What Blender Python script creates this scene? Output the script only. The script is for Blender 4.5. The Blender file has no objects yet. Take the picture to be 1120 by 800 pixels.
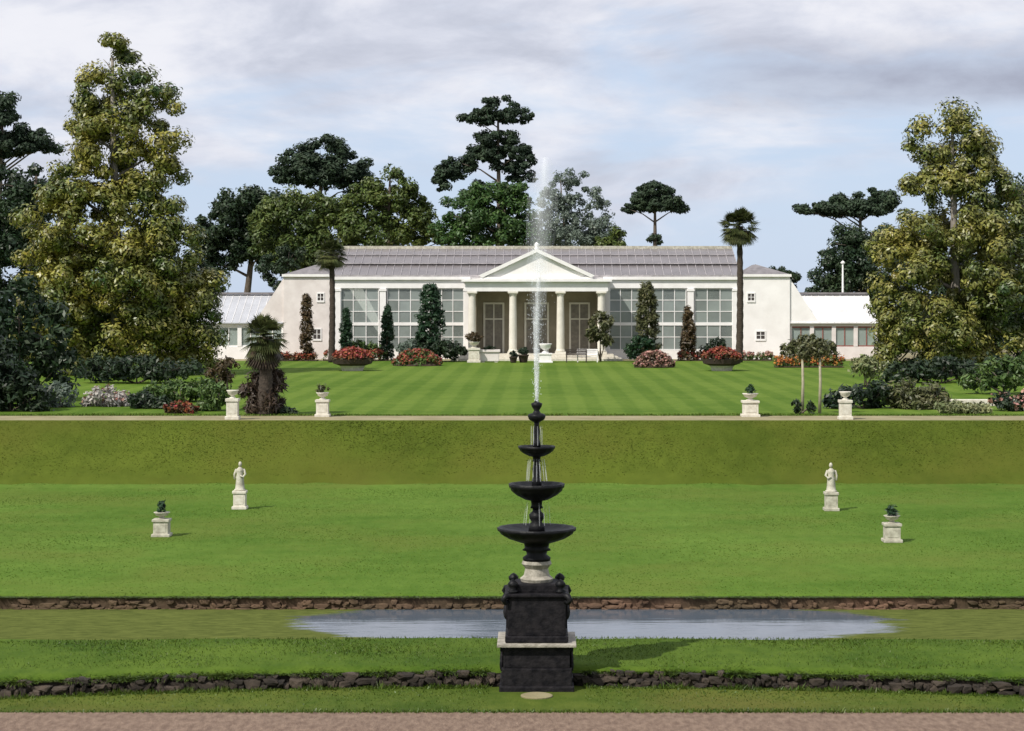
import bpy, bmesh, math, random
import numpy as np
from mathutils import Vector, Matrix

S = bpy.context.scene
COL = S.collection
R = math.radians
rng = np.random.default_rng(11)
random.seed(11)
F = 2178.0            # focal length in photo pixels (70 mm on a 36 mm sensor)
EYE = 7.0

# ------------------------------------------------------------------ camera
cd = bpy.data.cameras.new('camera'); cam = bpy.data.objects.new('camera', cd); COL.objects.link(cam)
cam.location = (0, 0, EYE); cam.rotation_euler = (R(90), 0, 0)
cd.sensor_width = 36; cd.lens = 36 * F / 1120
cd.shift_x = -27 / 1120; cd.shift_y = -70 / 1120
cd.clip_start = 0.1; cd.clip_end = 6000
S.camera = cam

# ------------------------------------------------------------------ light
SUN_EL = R(47); SX, SY = -0.70, -0.714
sd = bpy.data.lights.new('sun', 'SUN'); sun = bpy.data.objects.new('sun', sd); COL.objects.link(sun)
sd.energy = 4.7; sd.angle = R(0.7); sd.color = (1.0, 0.945, 0.86)
tosun = Vector((SX * math.cos(SUN_EL), SY * math.cos(SUN_EL), math.sin(SUN_EL)))
sun.rotation_euler = (-tosun).to_track_quat('-Z', 'Y').to_euler()
sun.location = tosun * 80

W = bpy.data.worlds.new('World'); S.world = W; W.use_nodes = True
nt = W.node_tree; N = nt.nodes; L = nt.links
N.clear()
def wn(t, **k):
    n = N.new(t)
    for a, b in k.items(): setattr(n, a, b)
    return n
def wmath(op, a, b=None):
    n = wn('ShaderNodeMath', operation=op)
    for i, v in enumerate((a, b)):
        if v is None: continue
        if isinstance(v, (int, float)): n.inputs[i].default_value = v
        else: L.new(v, n.inputs[i])
    return n.outputs[0]
sky = wn('ShaderNodeTexSky', sky_type='NISHITA', sun_disc=False, sun_elevation=SUN_EL, sun_rotation=math.atan2(SX, SY))
sky.air_density = 1.0; sky.dust_density = 0.6; sky.ozone_density = 1.2
bgs = wn('ShaderNodeBackground'); bgs.inputs['Strength'].default_value = 0.10
L.new(sky.outputs[0], bgs.inputs['Color'])
bgv = wn('ShaderNodeBackground'); bgv.inputs['Color'].default_value = (0.60, 0.72, 0.93, 1)   # thin bright veil of high cloud
mv = wn('ShaderNodeMixShader'); mv.inputs[0].default_value = 0.82; L.new(bgs.outputs[0], mv.inputs[1]); L.new(bgv.outputs[0], mv.inputs[2])
tc = wn('ShaderNodeTexCoord')
sep = wn('ShaderNodeSeparateXYZ'); L.new(tc.outputs['Generated'], sep.inputs[0])
def wnoise(scale, loc, detail, rough, dist=0.0):
    mp = wn('ShaderNodeMapping'); mp.inputs['Scale'].default_value = scale; mp.inputs['Location'].default_value = loc
    L.new(tc.outputs['Generated'], mp.inputs['Vector'])
    n = wn('ShaderNodeTexNoise'); n.inputs['Scale'].default_value = 1.0; n.inputs['Detail'].default_value = detail
    n.inputs['Roughness'].default_value = rough; n.inputs['Distortion'].default_value = dist
    L.new(mp.outputs[0], n.inputs['Vector']); return n.outputs['Fac']
def wramp(v, pts):
    r = wn('ShaderNodeValToRGB'); e = r.color_ramp.elements
    while len(e) > 1: e.remove(e[-1])
    e[0].position = pts[0][0]; e[0].color = (*pts[0][1], 1)
    for p, c in pts[1:]:
        q = e.new(p); q.color = (*c, 1)
    r.color_ramp.interpolation = 'B_SPLINE' if len(pts) > 2 else 'EASE'
    L.new(v, r.inputs[0]); return r.outputs[0]
g = lambda v: (v, v, v)
# cover: how much cloud hides the blue, more of it higher up in the view
cov_n = wnoise((5.5, 5.5, 21), (3.1, 0.4, 1.7), 6, 0.55, 0.3)
el = sep.outputs['Z']; az = sep.outputs['X']
cov = wmath('ADD', cov_n, wmath('MULTIPLY', el, 2.2))
cov = wmath('SUBTRACT', cov, wmath('MULTIPLY', az, 0.16))
covm = wramp(cov, [(0.56, g(0.0)), (0.78, g(0.97))])
# shade: sunlit tops to grey undersides
sh_n = wnoise((9, 9, 24), (1.3, 5.2, 0.35), 8, 0.58, 0.3)
sh = wramp(sh_n, [(0.34, (0.54, 0.57, 0.67)), (0.47, (0.71, 0.74, 0.85)), (0.60, (0.93, 0.93, 0.98))])
# a grey bank of cloud low over the right of the garden
band = wmath('MULTIPLY', wramp(az, [(0.03, g(0)), (0.13, g(1))]),
             wmath('MULTIPLY', wramp(el, [(0.086, g(0)), (0.104, g(1))]), wramp(el, [(0.108, g(1)), (0.138, g(0))])))
band = wmath('MULTIPLY', band, wramp(sh_n, [(0.3, g(1)), (0.68, g(0.6))]))
mixb = wn('ShaderNodeMixRGB'); L.new(band, mixb.inputs[0]); L.new(sh, mixb.inputs[1]); mixb.inputs[2].default_value = (0.37, 0.39, 0.49, 1)
bgc = wn('ShaderNodeBackground'); bgc.inputs['Strength'].default_value = 0.98
L.new(mixb.outputs[0], bgc.inputs['Color'])
mx = wn('ShaderNodeMixShader'); L.new(wmath('MAXIMUM', covm, band), mx.inputs[0]); L.new(mv.outputs[0], mx.inputs[1]); L.new(bgc.outputs[0], mx.inputs[2])
wo = wn('ShaderNodeOutputWorld'); L.new(mx.outputs[0], wo.inputs[0])

S.view_settings.view_transform = 'Standard'; S.view_settings.look = 'None'
S.view_settings.exposure = 0.0; S.view_settings.gamma = 1.0
S.render.engine = 'CYCLES'
S.cycles.max_bounces = 8; S.cycles.transparent_max_bounces = 24
S.cycles.use_denoising = True
S.render.filter_size = 1.7

# ------------------------------------------------------------------ materials
def mat(name, col, rough=0.7, var=0.25, scale=3.0, island=0.0, col2=None, bump=0.0, bscale=None, spec=0.4,
        transl=0.0, stretch=(1, 1, 1), detail=5, hue=None):
    """procedural material: two tones mixed by noise, optional per-leaf variation, bump and translucency"""
    m = bpy.data.materials.new(name); m.use_nodes = True
    t = m.node_tree; n = t.nodes; l = t.links; b = n['Principled BSDF']
    b.inputs['Roughness'].default_value = rough
    b.inputs['Specular IOR Level'].default_value = spec
    c = n.new('ShaderNodeTexCoord'); mp = n.new('ShaderNodeMapping'); mp.inputs['Scale'].default_value = stretch
    l.new(c.outputs['Object'], mp.inputs[0])
    nz = n.new('ShaderNodeTexNoise'); nz.inputs['Scale'].default_value = scale; nz.inputs['Detail'].default_value = detail
    nz.inputs['Roughness'].default_value = 0.6
    l.new(mp.outputs[0], nz.inputs['Vector'])
    rp = n.new('ShaderNodeValToRGB'); rp.color_ramp.elements[0].position = 0.33; rp.color_ramp.elements[1].position = 0.67
    c2 = col2 or tuple(min(1, x * (1 + var)) for x in col)
    c1 = col if col2 else tuple(x * (1 - var) for x in col)
    rp.color_ramp.elements[0].color = (*c1, 1); rp.color_ramp.elements[1].color = (*c2, 1)
    l.new(nz.outputs['Fac'], rp.inputs[0]); out = rp.outputs[0]
    if island:
        ge = n.new('ShaderNodeNewGeometry'); mr = n.new('ShaderNodeMapRange')
        mr.inputs['To Min'].default_value = 1 - island; mr.inputs['To Max'].default_value = 1 + island
        l.new(ge.outputs['Random Per Island'], mr.inputs[0])
        hs = n.new('ShaderNodeHueSaturation'); l.new(mr.outputs[0], hs.inputs['Value']); l.new(out, hs.inputs['Color'])
        if hue:
            mh = n.new('ShaderNodeMapRange'); mh.inputs['To Min'].default_value = 0.5 - hue; mh.inputs['To Max'].default_value = 0.5 + hue
            wn_ = n.new('ShaderNodeTexWhiteNoise'); wn_.noise_dimensions = '1D'
            l.new(ge.outputs['Random Per Island'], wn_.inputs['W']); l.new(wn_.outputs['Value'], mh.inputs[0]); l.new(mh.outputs[0], hs.inputs['Hue'])
        out = hs.outputs[0]
    l.new(out, b.inputs['Base Color'])
    if bump:
        nb = n.new('ShaderNodeTexNoise'); nb.inputs['Scale'].default_value = bscale or scale * 6; nb.inputs['Detail'].default_value = 4
        l.new(c.outputs['Object'], nb.inputs['Vector'])
        bp = n.new('ShaderNodeBump'); bp.inputs['Strength'].default_value = bump; bp.inputs['Distance'].default_value = 0.05
        l.new(nb.outputs['Fac'], bp.inputs['Height']); l.new(bp.outputs[0], b.inputs['Normal'])
    if transl:
        tr = n.new('ShaderNodeBsdfTranslucent'); l.new(out, tr.inputs[0])
        ms = n.new('ShaderNodeMixShader'); ms.inputs[0].default_value = transl
        l.new(b.outputs[0], ms.inputs[1]); l.new(tr.outputs[0], ms.inputs[2]); l.new(ms.outputs[0], n['Material Output'].inputs[0])
    return m

def grass_mat(name, dark, light, stripe=0.0, period=1.5, big=0.05, fine=3.0, dry=None):
    m = bpy.data.materials.new(name); m.use_nodes = True
    t = m.node_tree; n = t.nodes; l = t.links; b = n['Principled BSDF']
    b.inputs['Roughness'].default_value = 0.9; b.inputs['Specular IOR Level'].default_value = 0.06
    c = n.new('ShaderNodeTexCoord')
    def noise(s, d, st=(1, 1, 1)):
        mp = n.new('ShaderNodeMapping'); mp.inputs['Scale'].default_value = st; l.new(c.outputs['Object'], mp.inputs[0])
        z = n.new('ShaderNodeTexNoise'); z.inputs['Scale'].default_value = s; z.inputs['Detail'].default_value = d
        z.inputs['Roughness'].default_value = 0.65; l.new(mp.outputs[0], z.inputs['Vector']); return z.outputs['Fac']
    def mth(op, a, b_):
        q = n.new('ShaderNodeMath'); q.operation = op
        for i, v in enumerate((a, b_)):
            if isinstance(v, (int, float)): q.inputs[i].default_value = v
            else: l.new(v, q.inputs[i])
        return q.outputs[0]
    f = mth('ADD', mth('MULTIPLY', noise(big, 4), 0.9), mth('MULTIPLY', noise(fine, 6, (1, 0.45, 1)), 0.55))
    f = mth('ADD', f, mth('MULTIPLY', noise(0.5, 4, (0.4, 1, 1)), 0.4))
    if stripe:
        sx = n.new('ShaderNodeSeparateXYZ'); l.new(c.outputs['Object'], sx.inputs[0])
        w = mth('ADD', mth('MULTIPLY', sx.outputs[0], math.pi / period), mth('MULTIPLY', noise(0.6, 2), 1.2))
        s = mth('SINE', w, 0)
        s = mth('MULTIPLY', mth('MULTIPLY', s, 3.0), 1.0)
        cl = n.new('ShaderNodeClamp'); l.new(s, cl.inputs[0]); cl.inputs[1].default_value = -1; cl.inputs[2].default_value = 1
        f = mth('ADD', f, mth('MULTIPLY', cl.outputs[0], stripe))
    rp = n.new('ShaderNodeValToRGB'); e = rp.color_ramp.elements
    e[0].position = 0.62; e[1].position = 1.2 if False else 1.0
    mr = n.new('ShaderNodeMapRange'); mr.inputs['From Min'].default_value = 0.72; mr.inputs['From Max'].default_value = 1.13
    l.new(f, mr.inputs[0]); l.new(mr.outputs[0], rp.inputs[0])
    e[0].position = 0.1; e[1].position = 0.9
    e[0].color = (*dark, 1); e[1].color = (*light, 1)
    out = rp.outputs[0]
    if dry:
        r2 = n.new('ShaderNodeValToRGB'); r2.color_ramp.elements[0].position = 0.46; r2.color_ramp.elements[1].position = 0.64
        l.new(noise(0.16, 6), r2.inputs[0])
        mxx = n.new('ShaderNodeMixRGB'); l.new(mth('MULTIPLY', r2.outputs[0], 0.62), mxx.inputs[0]); l.new(out, mxx.inputs[1]); mxx.inputs[2].default_value = (*dry, 1)
        out = mxx.outputs[0]
    l.new(out, b.inputs['Base Color'])
    bp = n.new('ShaderNodeBump'); bp.inputs['Strength'].default_value = 0.6; bp.inputs['Distance'].default_value = 0.05
    l.new(noise(14, 3), bp.inputs['Height']); l.new(bp.outputs[0], b.inputs['Normal'])
    return m

def glass_mat(name, tint, mix, rough=0.06, body=(0.3, 0.34, 0.33)):
    m = bpy.data.materials.new(name); m.use_nodes = True
    t = m.node_tree; n = t.nodes; l = t.links; b = n['Principled BSDF']
    b.inputs['Roughness'].default_value = rough; b.inputs['Specular IOR Level'].default_value = 0.8
    c = n.new('ShaderNodeTexCoord'); nz = n.new('ShaderNodeTexNoise'); nz.inputs['Scale'].default_value = 0.9; nz.inputs['Detail'].default_value = 4
    l.new(c.outputs['Object'], nz.inputs['Vector'])
    rp = n.new('ShaderNodeValToRGB'); rp.color_ramp.elements[0].color = (*[x * 0.7 for x in body], 1); rp.color_ramp.elements[1].color = (*[x * 1.2 for x in body], 1)
    l.new(nz.outputs['Fac'], rp.inputs[0])
    ge = n.new('ShaderNodeNewGeometry'); mr = n.new('ShaderNodeMapRange'); mr.inputs['To Min'].default_value = 0.6; mr.inputs['To Max'].default_value = 1.25; l.new(ge.outputs['Random Per Island'], mr.inputs[0])  # uneven window reflections painted as a tone per pane
    hs = n.new('ShaderNodeHueSaturation'); l.new(mr.outputs[0], hs.inputs['Value']); l.new(rp.outputs[0], hs.inputs['Color']); l.new(hs.outputs[0], b.inputs['Base Color'])
    tr = n.new('ShaderNodeBsdfTransparent'); tr.inputs[0].default_value = (*tint, 1)
    ms = n.new('ShaderNodeMixShader'); ms.inputs[0].default_value = mix
    l.new(tr.outputs[0], ms.inputs[1]); l.new(b.outputs[0], ms.inputs[2]); l.new(ms.outputs[0], n['Material Output'].inputs[0])
    return m

M = {}
M['lawn'] = grass_mat('lower lawn turf', (0.058, 0.116, 0.013), (0.102, 0.170, 0.026), fine=2.5, dry=(0.105, 0.135, 0.024))
M['upper'] = grass_mat('striped lawn turf', (0.064, 0.120, 0.013), (0.112, 0.172, 0.026), stripe=0.072, period=0.8)
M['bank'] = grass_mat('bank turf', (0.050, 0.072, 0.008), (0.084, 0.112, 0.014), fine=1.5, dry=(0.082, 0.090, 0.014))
M['island'] = grass_mat('near turf', (0.041, 0.080, 0.009), (0.082, 0.130, 0.017), big=0.25, fine=4)
M['near'] = grass_mat('sunken turf', (0.045, 0.078, 0.010), (0.090, 0.120, 0.020), big=0.3, fine=4, dry=(0.11, 0.10, 0.025))
M['rough'] = grass_mat('rough turf', (0.05, 0.09, 0.02), (0.09, 0.14, 0.03))
M['gravel'] = mat('pinkish gravel', (0.125, 0.080, 0.056), 0.9, scale=9, col2=(0.235, 0.165, 0.118), bump=0.8, bscale=30, stretch=(1, .4, 1), detail=9)
M['gravelpale'] = mat('pale gravel', (0.19, 0.165, 0.085), 0.9, scale=0.8, col2=(0.28, 0.245, 0.14), bump=0.2, bscale=25)
M['mud'] = mat('pond mud', (0.04, 0.04, 0.02), 0.9)
M['soil'] = mat('bed soil', (0.06, 0.04, 0.028), 0.95, scale=2, bump=0.5)
M['stone_dark'] = mat('dark rubble', (0.016, 0.013, 0.010), 0.95, scale=3, col2=(0.058, 0.044, 0.033), island=0.5, bump=0.5, bscale=12)
M['brick'] = mat('old brown edging', (0.070, 0.052, 0.028), 0.95, scale=0.3, col2=(0.135, 0.078, 0.050), island=0.22, bump=0.6, bscale=10)
M['stone'] = mat('pale stone', (0.52, 0.48, 0.40), 0.75, scale=6, col2=(0.68, 0.65, 0.57), bump=0.15)
M['stonegrey'] = mat('weathered stone', (0.30, 0.28, 0.22), 0.8, scale=5, col2=(0.55, 0.53, 0.44), bump=0.25)
M['wetstone'] = mat('stained stone', (0.20, 0.185, 0.15), 0.7, scale=7, col2=(0.42, 0.39, 0.33), bump=0.3)
M['iron'] = mat('black wet iron', (0.003, 0.0035, 0.005), 0.5, scale=5, col2=(0.010, 0.010, 0.011), bump=0.25, bscale=14, spec=0.2)
M['plinthstone'] = mat('dark plinth stone', (0.006, 0.006, 0.008), 0.65, scale=7, col2=(0.022, 0.020, 0.022), spec=0.1, bump=0.5, bscale=9)
M['render'] = mat('painted stucco', (0.76, 0.735, 0.72), 0.7, scale=0.6, col2=(0.87, 0.85, 0.84), bump=0.1)
M['renderpink'] = mat('pinkish stucco', (0.62, 0.565, 0.545), 0.75, scale=0.9, col2=(0.74, 0.69, 0.67), bump=0.1)
M['white'] = mat('white paint', (0.76, 0.745, 0.735), 0.5, scale=1.5, col2=(0.85, 0.835, 0.825))
M['cream'] = mat('cream column stone', (0.62, 0.59, 0.51), 0.6, scale=1.5, col2=(0.72, 0.69, 0.62))
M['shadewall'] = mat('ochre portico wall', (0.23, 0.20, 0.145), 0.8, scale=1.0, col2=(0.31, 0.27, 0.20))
M['lead'] = mat('lead flashing', (0.33, 0.31, 0.32), 0.6, scale=2)
M['slate'] = mat('grey slate', (0.14, 0.13, 0.135), 0.6, scale=2, col2=(0.23, 0.215, 0.22))
M['glass'] = glass_mat('window glass', (0.68, 0.76, 0.73), 0.5, body=(0.42, 0.48, 0.46))
M['roofglass'] = glass_mat('dusty roof glass', (0.70, 0.70, 0.74), 0.72, rough=0.22, body=(0.30, 0.275, 0.28))
M['wingglass'] = glass_mat('whitewashed roof glass', (0.8, 0.8, 0.8), 0.95, rough=0.6, body=(0.80, 0.79, 0.78))  # right wing roof: sunlit white put into the glass colour
M['wingglassgrey'] = glass_mat('grey roof glass', (0.7, 0.7, 0.75), 0.8, rough=0.2, body=(0.64, 0.66, 0.70))
M['dark'] = mat('dark opening', (0.05, 0.042, 0.04), 0.6)
M['door'] = mat('door paint', (0.20, 0.18, 0.15), 0.5)
M['redframe'] = mat('red painted wood', (0.25, 0.09, 0.07), 0.6)
M['wood'] = mat('dark bench wood', (0.05, 0.04, 0.032), 0.7, scale=8)
M['basket'] = mat('dark basket rim', (0.05, 0.035, 0.028), 0.85, scale=8)
M['bark'] = mat('bark', (0.07, 0.055, 0.042), 0.9, scale=3, col2=(0.16, 0.13, 0.10), bump=0.7, bscale=8, stretch=(1, 1, 0.3))
M['barkgrey'] = mat('grey bark', (0.16, 0.14, 0.12), 0.9, scale=3, col2=(0.30, 0.27, 0.23), bump=0.6, bscale=8, stretch=(1, 1, 0.3))
M['palmbark'] = mat('fibrous palm trunk', (0.030, 0.023, 0.018), 0.95, scale=4, col2=(0.075, 0.058, 0.044), bump=0.8, bscale=12, stretch=(1, 1, 2.5))
M['palebark'] = mat('pale stem bark', (0.28, 0.26, 0.17), 0.8, scale=4, col2=(0.42, 0.38, 0.28))
def leafm(name, c1, c2, isl=0.4, scale=0.5, rough=0.45, tr=0.22, hue=0.02, spec=0.35):
    return mat(name, c1, rough, scale=scale, col2=c2, island=isl, transl=tr, spec=spec, hue=hue, detail=3)
M['magnolia'] = leafm('glossy evergreen leaf', (0.034, 0.074, 0.014), (0.245, 0.222, 0.036), 0.42, 0.38, 0.42, 0.10, spec=0.5)
M['magnolia2'] = leafm('glossy olive leaf', (0.036, 0.076, 0.018), (0.232, 0.212, 0.044), 0.42, 0.36, 0.42, 0.10, spec=0.5)
M['pine'] = leafm('dark pine needle', (0.012, 0.027, 0.014), (0.034, 0.058, 0.026), 0.4, 0.4, 0.7, 0.05)
M['oak'] = leafm('mid green leaf', (0.040, 0.072, 0.016), (0.110, 0.145, 0.032), 0.4, 0.22)
M['oakdark'] = leafm('dark green leaf', (0.016, 0.036, 0.016), (0.038, 0.062, 0.026), 0.4, 0.3)
M['lush'] = leafm('lush green leaf', (0.026, 0.062, 0.014), (0.062, 0.125, 0.028), 0.4, 0.35)
M['greygreen'] = leafm('grey green leaf', (0.11, 0.15, 0.115), (0.19, 0.235, 0.19), 0.3, 0.4, tr=0.35)
M['cypress'] = leafm('cypress frond', (0.012, 0.038, 0.018), (0.034, 0.075, 0.032), 0.4, 1.0)
M['olivebush'] = leafm('olive shrub leaf', (0.065, 0.078, 0.030), (0.125, 0.125, 0.055), 0.4, 1.0)
M['rust'] = leafm('rusty brown frond', (0.055, 0.040, 0.020), (0.115, 0.080, 0.038), 0.4, 1.0)
M['palm'] = leafm('palm blade', (0.040, 0.056, 0.018), (0.105, 0.115, 0.040), 0.4, 0.8)
M['deadpalm'] = leafm('dead palm frond', (0.040, 0.028, 0.020), (0.085, 0.060, 0.040), 0.4, 0.8)
M['bushgreen'] = leafm('bush leaf', (0.045, 0.085, 0.022), (0.105, 0.165, 0.040), 0.4, 0.9)
M['bushpale'] = leafm('pale bush leaf', (0.12, 0.15, 0.060), (0.26, 0.27, 0.13), 0.4, 1.1)
M['bushsilver'] = leafm('silvery shrub leaf', (0.26, 0.25, 0.22), (0.50, 0.47, 0.44), 0.3, 1.2)
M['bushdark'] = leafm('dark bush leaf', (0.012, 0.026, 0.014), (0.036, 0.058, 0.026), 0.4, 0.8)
M['redflower'] = leafm('red petal', (0.22, 0.045, 0.025), (0.36, 0.105, 0.06), 0.4, 1.5, tr=0.25, hue=0.03)
M['pinkflower'] = leafm('dusty pink petal', (0.30, 0.15, 0.12), (0.46, 0.26, 0.21), 0.35, 1.5, hue=0.03)
M['orangeflower'] = leafm('orange petal', (0.36, 0.12, 0.025), (0.52, 0.21, 0.05), 0.4, 1.5, hue=0.03)
M['blade'] = leafm('grass blade', (0.052, 0.094, 0.010), (0.094, 0.142, 0.020), 0.35, 0.4)
M['lawnblade'] = leafm('mown blade', (0.066, 0.122, 0.014), (0.115, 0.178, 0.028), 0.25, 0.12, rough=0.7, spec=0.15)
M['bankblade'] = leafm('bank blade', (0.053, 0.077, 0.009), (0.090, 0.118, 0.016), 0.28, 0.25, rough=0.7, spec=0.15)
M['drop'] = mat('water drops', (0.85, 0.9, 0.95), 0.2, var=0.05)

# water: clear in the middle, duckweed towards the ends
m = bpy.data.materials.new('pond water'); m.use_nodes = True; M['water'] = m
t = m.node_tree; n = t.nodes; l = t.links; b = n['Principled BSDF']
b.inputs['Base Color'].default_value = (0.085, 0.105, 0.13, 1); b.inputs['Roughness'].default_value = 0.05; b.inputs['IOR'].default_value = 1.33
c = n.new('ShaderNodeTexCoord')
mp = n.new('ShaderNodeMapping'); mp.inputs['Scale'].default_value = (0.55, 3.0, 1); l.new(c.outputs['Object'], mp.inputs[0])
z = n.new('ShaderNodeTexNoise'); z.inputs['Scale'].default_value = 1.6; z.inputs['Detail'].default_value = 5; l.new(mp.outputs[0], z.inputs['Vector'])
bp = n.new('ShaderNodeBump'); bp.inputs['Strength'].default_value = 0.2; bp.inputs['Distance'].default_value = 0.03
l.new(z.outputs['Fac'], bp.inputs['Height']); l.new(bp.outputs[0], b.inputs['Normal'])
weed = n.new('ShaderNodeBsdfDiffuse')
rw = n.new('ShaderNodeValToRGB'); rw.color_ramp.elements[0].color = (0.050, 0.065, 0.018, 1); rw.color_ramp.elements[1].color = (0.120, 0.140, 0.038, 1)
zw = n.new('ShaderNodeTexNoise'); zw.inputs['Scale'].default_value = 5; zw.inputs['Detail'].default_value = 8; zw.inputs['Roughness'].default_value = 0.7; l.new(mp.outputs[0], zw.inputs['Vector']); rw.color_ramp.elements[0].position = 0.35; rw.color_ramp.elements[1].position = 0.65
l.new(zw.outputs['Fac'], rw.inputs[0]); l.new(rw.outputs[0], weed.inputs[0])
mp2 = n.new('ShaderNodeMapping'); mp2.inputs['Location'].default_value = (-1.3 / 7.0, -45.3 / 2.9, 0); mp2.inputs['Scale'].default_value = (1 / 7.0, 1 / 2.9, 0)
l.new(c.outputs['Object'], mp2.inputs[0])
vl = n.new('ShaderNodeVectorMath'); vl.operation = 'LENGTH'; l.new(mp2.outputs[0], vl.inputs[0])
z2 = n.new('ShaderNodeTexNoise'); z2.inputs['Scale'].default_value = 1.3; z2.inputs['Detail'].default_value = 9; z2.inputs['Roughness'].default_value = 0.68
mp3 = n.new('ShaderNodeMapping'); mp3.inputs['Scale'].default_value = (0.55, 2.2, 1); l.new(c.outputs['Object'], mp3.inputs[0]); l.new(mp3.outputs[0], z2.inputs['Vector'])
ad = n.new('ShaderNodeMath'); ad.operation = 'MULTIPLY_ADD'; l.new(z2.outputs['Fac'], ad.inputs[0]); ad.inputs[1].default_value = 0.5; l.new(vl.outputs['Value'], ad.inputs[2])
mrg = n.new('ShaderNodeMapRange'); mrg.inputs['From Min'].default_value = 1.19; mrg.inputs['From Max'].default_value = 1.26; l.new(ad.outputs[0], mrg.inputs[0])
ms = n.new('ShaderNodeMixShader'); l.new(mrg.outputs[0], ms.inputs[0]); l.new(b.outputs[0], ms.inputs[1]); l.new(weed.outputs[0], ms.inputs[2])
l.new(ms.outputs[0], n['Material Output'].inputs[0])

# spray: translucent, mostly see-through white
m = bpy.data.materials.new('jet water'); m.use_nodes = True; M['jet'] = m
t = m.node_tree; n = t.nodes; l = t.links; b = n['Principled BSDF']
b.inputs['Base Color'].default_value = (0.92, 0.95, 0.97, 1); b.inputs['Roughness'].default_value = 0.25
tr = n.new('ShaderNodeBsdfTransparent'); ms = n.new('ShaderNodeMixShader')
c = n.new('ShaderNodeTexCoord'); mp = n.new('ShaderNodeMapping'); mp.inputs['Scale'].default_value = (14, 14, 2.2); l.new(c.outputs['Object'], mp.inputs[0])
z = n.new('ShaderNodeTexNoise'); z.inputs['Scale'].default_value = 1; z.inputs['Detail'].default_value = 5; l.new(mp.outputs[0], z.inputs['Vector'])
mrg = n.new('ShaderNodeMapRange'); mrg.inputs['From Min'].default_value = 0.3; mrg.inputs['From Max'].default_value = 0.7; mrg.inputs['To Min'].default_value = 0.02; mrg.inputs['To Max'].default_value = 0.20
l.new(z.outputs['Fac'], mrg.inputs[0]); l.new(mrg.outputs[0], ms.inputs[0]); l.new(tr.outputs[0], ms.inputs[1]); l.new(b.outputs[0], ms.inputs[2])
l.new(ms.outputs[0], n['Material Output'].inputs[0])

# drifting mist: very thin
m = bpy.data.materials.new('jet mist'); m.use_nodes = True; M['mist'] = m
t = m.node_tree; n = t.nodes; l = t.links; b = n['Principled BSDF']; b.inputs['Base Color'].default_value = (0.9, 0.93, 0.96, 1); b.inputs['Roughness'].default_value = 0.9
tr = n.new('ShaderNodeBsdfTransparent'); ms = n.new('ShaderNodeMixShader')
c = n.new('ShaderNodeTexCoord'); mp = n.new('ShaderNodeMapping'); mp.inputs['Scale'].default_value = (5, 5, 1.3); l.new(c.outputs['Object'], mp.inputs[0])
z = n.new('ShaderNodeTexNoise'); z.inputs['Detail'].default_value = 6; z.inputs['Scale'].default_value = 1; l.new(mp.outputs[0], z.inputs['Vector'])
mrg = n.new('ShaderNodeMapRange'); mrg.inputs['From Min'].default_value = 0.35; mrg.inputs['From Max'].default_value = 0.72; mrg.inputs['To Max'].default_value = 0.085; l.new(z.outputs['Fac'], mrg.inputs[0])
l.new(mrg.outputs[0], ms.inputs[0]); l.new(tr.outputs[0], ms.inputs[1]); l.new(b.outputs[0], ms.inputs[2]); l.new(ms.outputs[0], n['Material Output'].inputs[0])

# ------------------------------------------------------------------ helpers
def X(px, Y): return (px - 587.5) / F * Y
def Z(py, Y): return EYE - (py - 330) / F * Y
def link(o, parent=None):
    COL.objects.link(o)
    if parent: o.parent = parent
    return o
def obj(name, bm, m, parent=None, smooth=False):
    me = bpy.data.meshes.new(name); bm.to_mesh(me); bm.free()
    for f in (m if isinstance(m, (list, tuple)) else [m]): me.materials.append(f)
    if smooth: me.polygons.foreach_set('use_smooth', [True] * len(me.polygons))
    return link(bpy.data.objects.new(name, me), parent)
def tag(o, label, cat, group=None):
    o['label'] = label; o['category'] = cat
    if group: o['group'] = group
    return o
def empty(name, loc, label, cat, group=None, rz=0):
    o = bpy.data.objects.new(name, None); COL.objects.link(o); o.location = loc; o.rotation_euler.z = rz
    o.empty_display_size = 0.2
    return tag(o, label, cat, group)
def copy_tree(o, parent=None):
    c = o.copy(); COL.objects.link(c); c.parent = parent
    for ch in list(o.children): copy_tree(ch, c)
    return c
def place(o, loc, label=None, rz=None, scale=None):
    o.location = loc
    if label: o['label'] = label
    if rz is not None: o.rotation_euler.z = rz
    if scale is not None: o.scale = (scale,) * 3 if isinstance(scale, (int, float)) else scale
    return o
def box(bm, x0, x1, y0, y1, z0, z1, bev=0.0):
    r = bmesh.ops.create_cube(bm, size=1)
    v = r['verts']
    bmesh.ops.scale(bm, vec=(x1 - x0, y1 - y0, z1 - z0), verts=v)
    bmesh.ops.translate(bm, vec=((x0 + x1) / 2, (y0 + y1) / 2, (z0 + z1) / 2), verts=v)
    if bev:
        e = list({e for q in v for e in q.link_edges})
        bmesh.ops.bevel(bm, geom=e, offset=bev, segments=2, affect='EDGES', profile=0.6)
def lathe(bm, prof, seg=24, cx=0, cy=0, wob=0.0, flute=0):
    rings = []
    for r, z in prof:
        ring = []
        for i in range(seg):
            a = 2 * math.pi * i / seg
            rr = r * (1 + (wob * math.cos(flute * a) if flute else 0))
            ring.append(bm.verts.new((cx + rr * math.cos(a), cy + rr * math.sin(a), z)))
        rings.append(ring)
    for a, b_ in zip(rings, rings[1:]):
        for i in range(seg): bm.faces.new((a[i], a[(i + 1) % seg], b_[(i + 1) % seg], b_[i]))
    bm.faces.new(list(reversed(rings[0]))); bm.faces.new(rings[-1])
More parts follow.
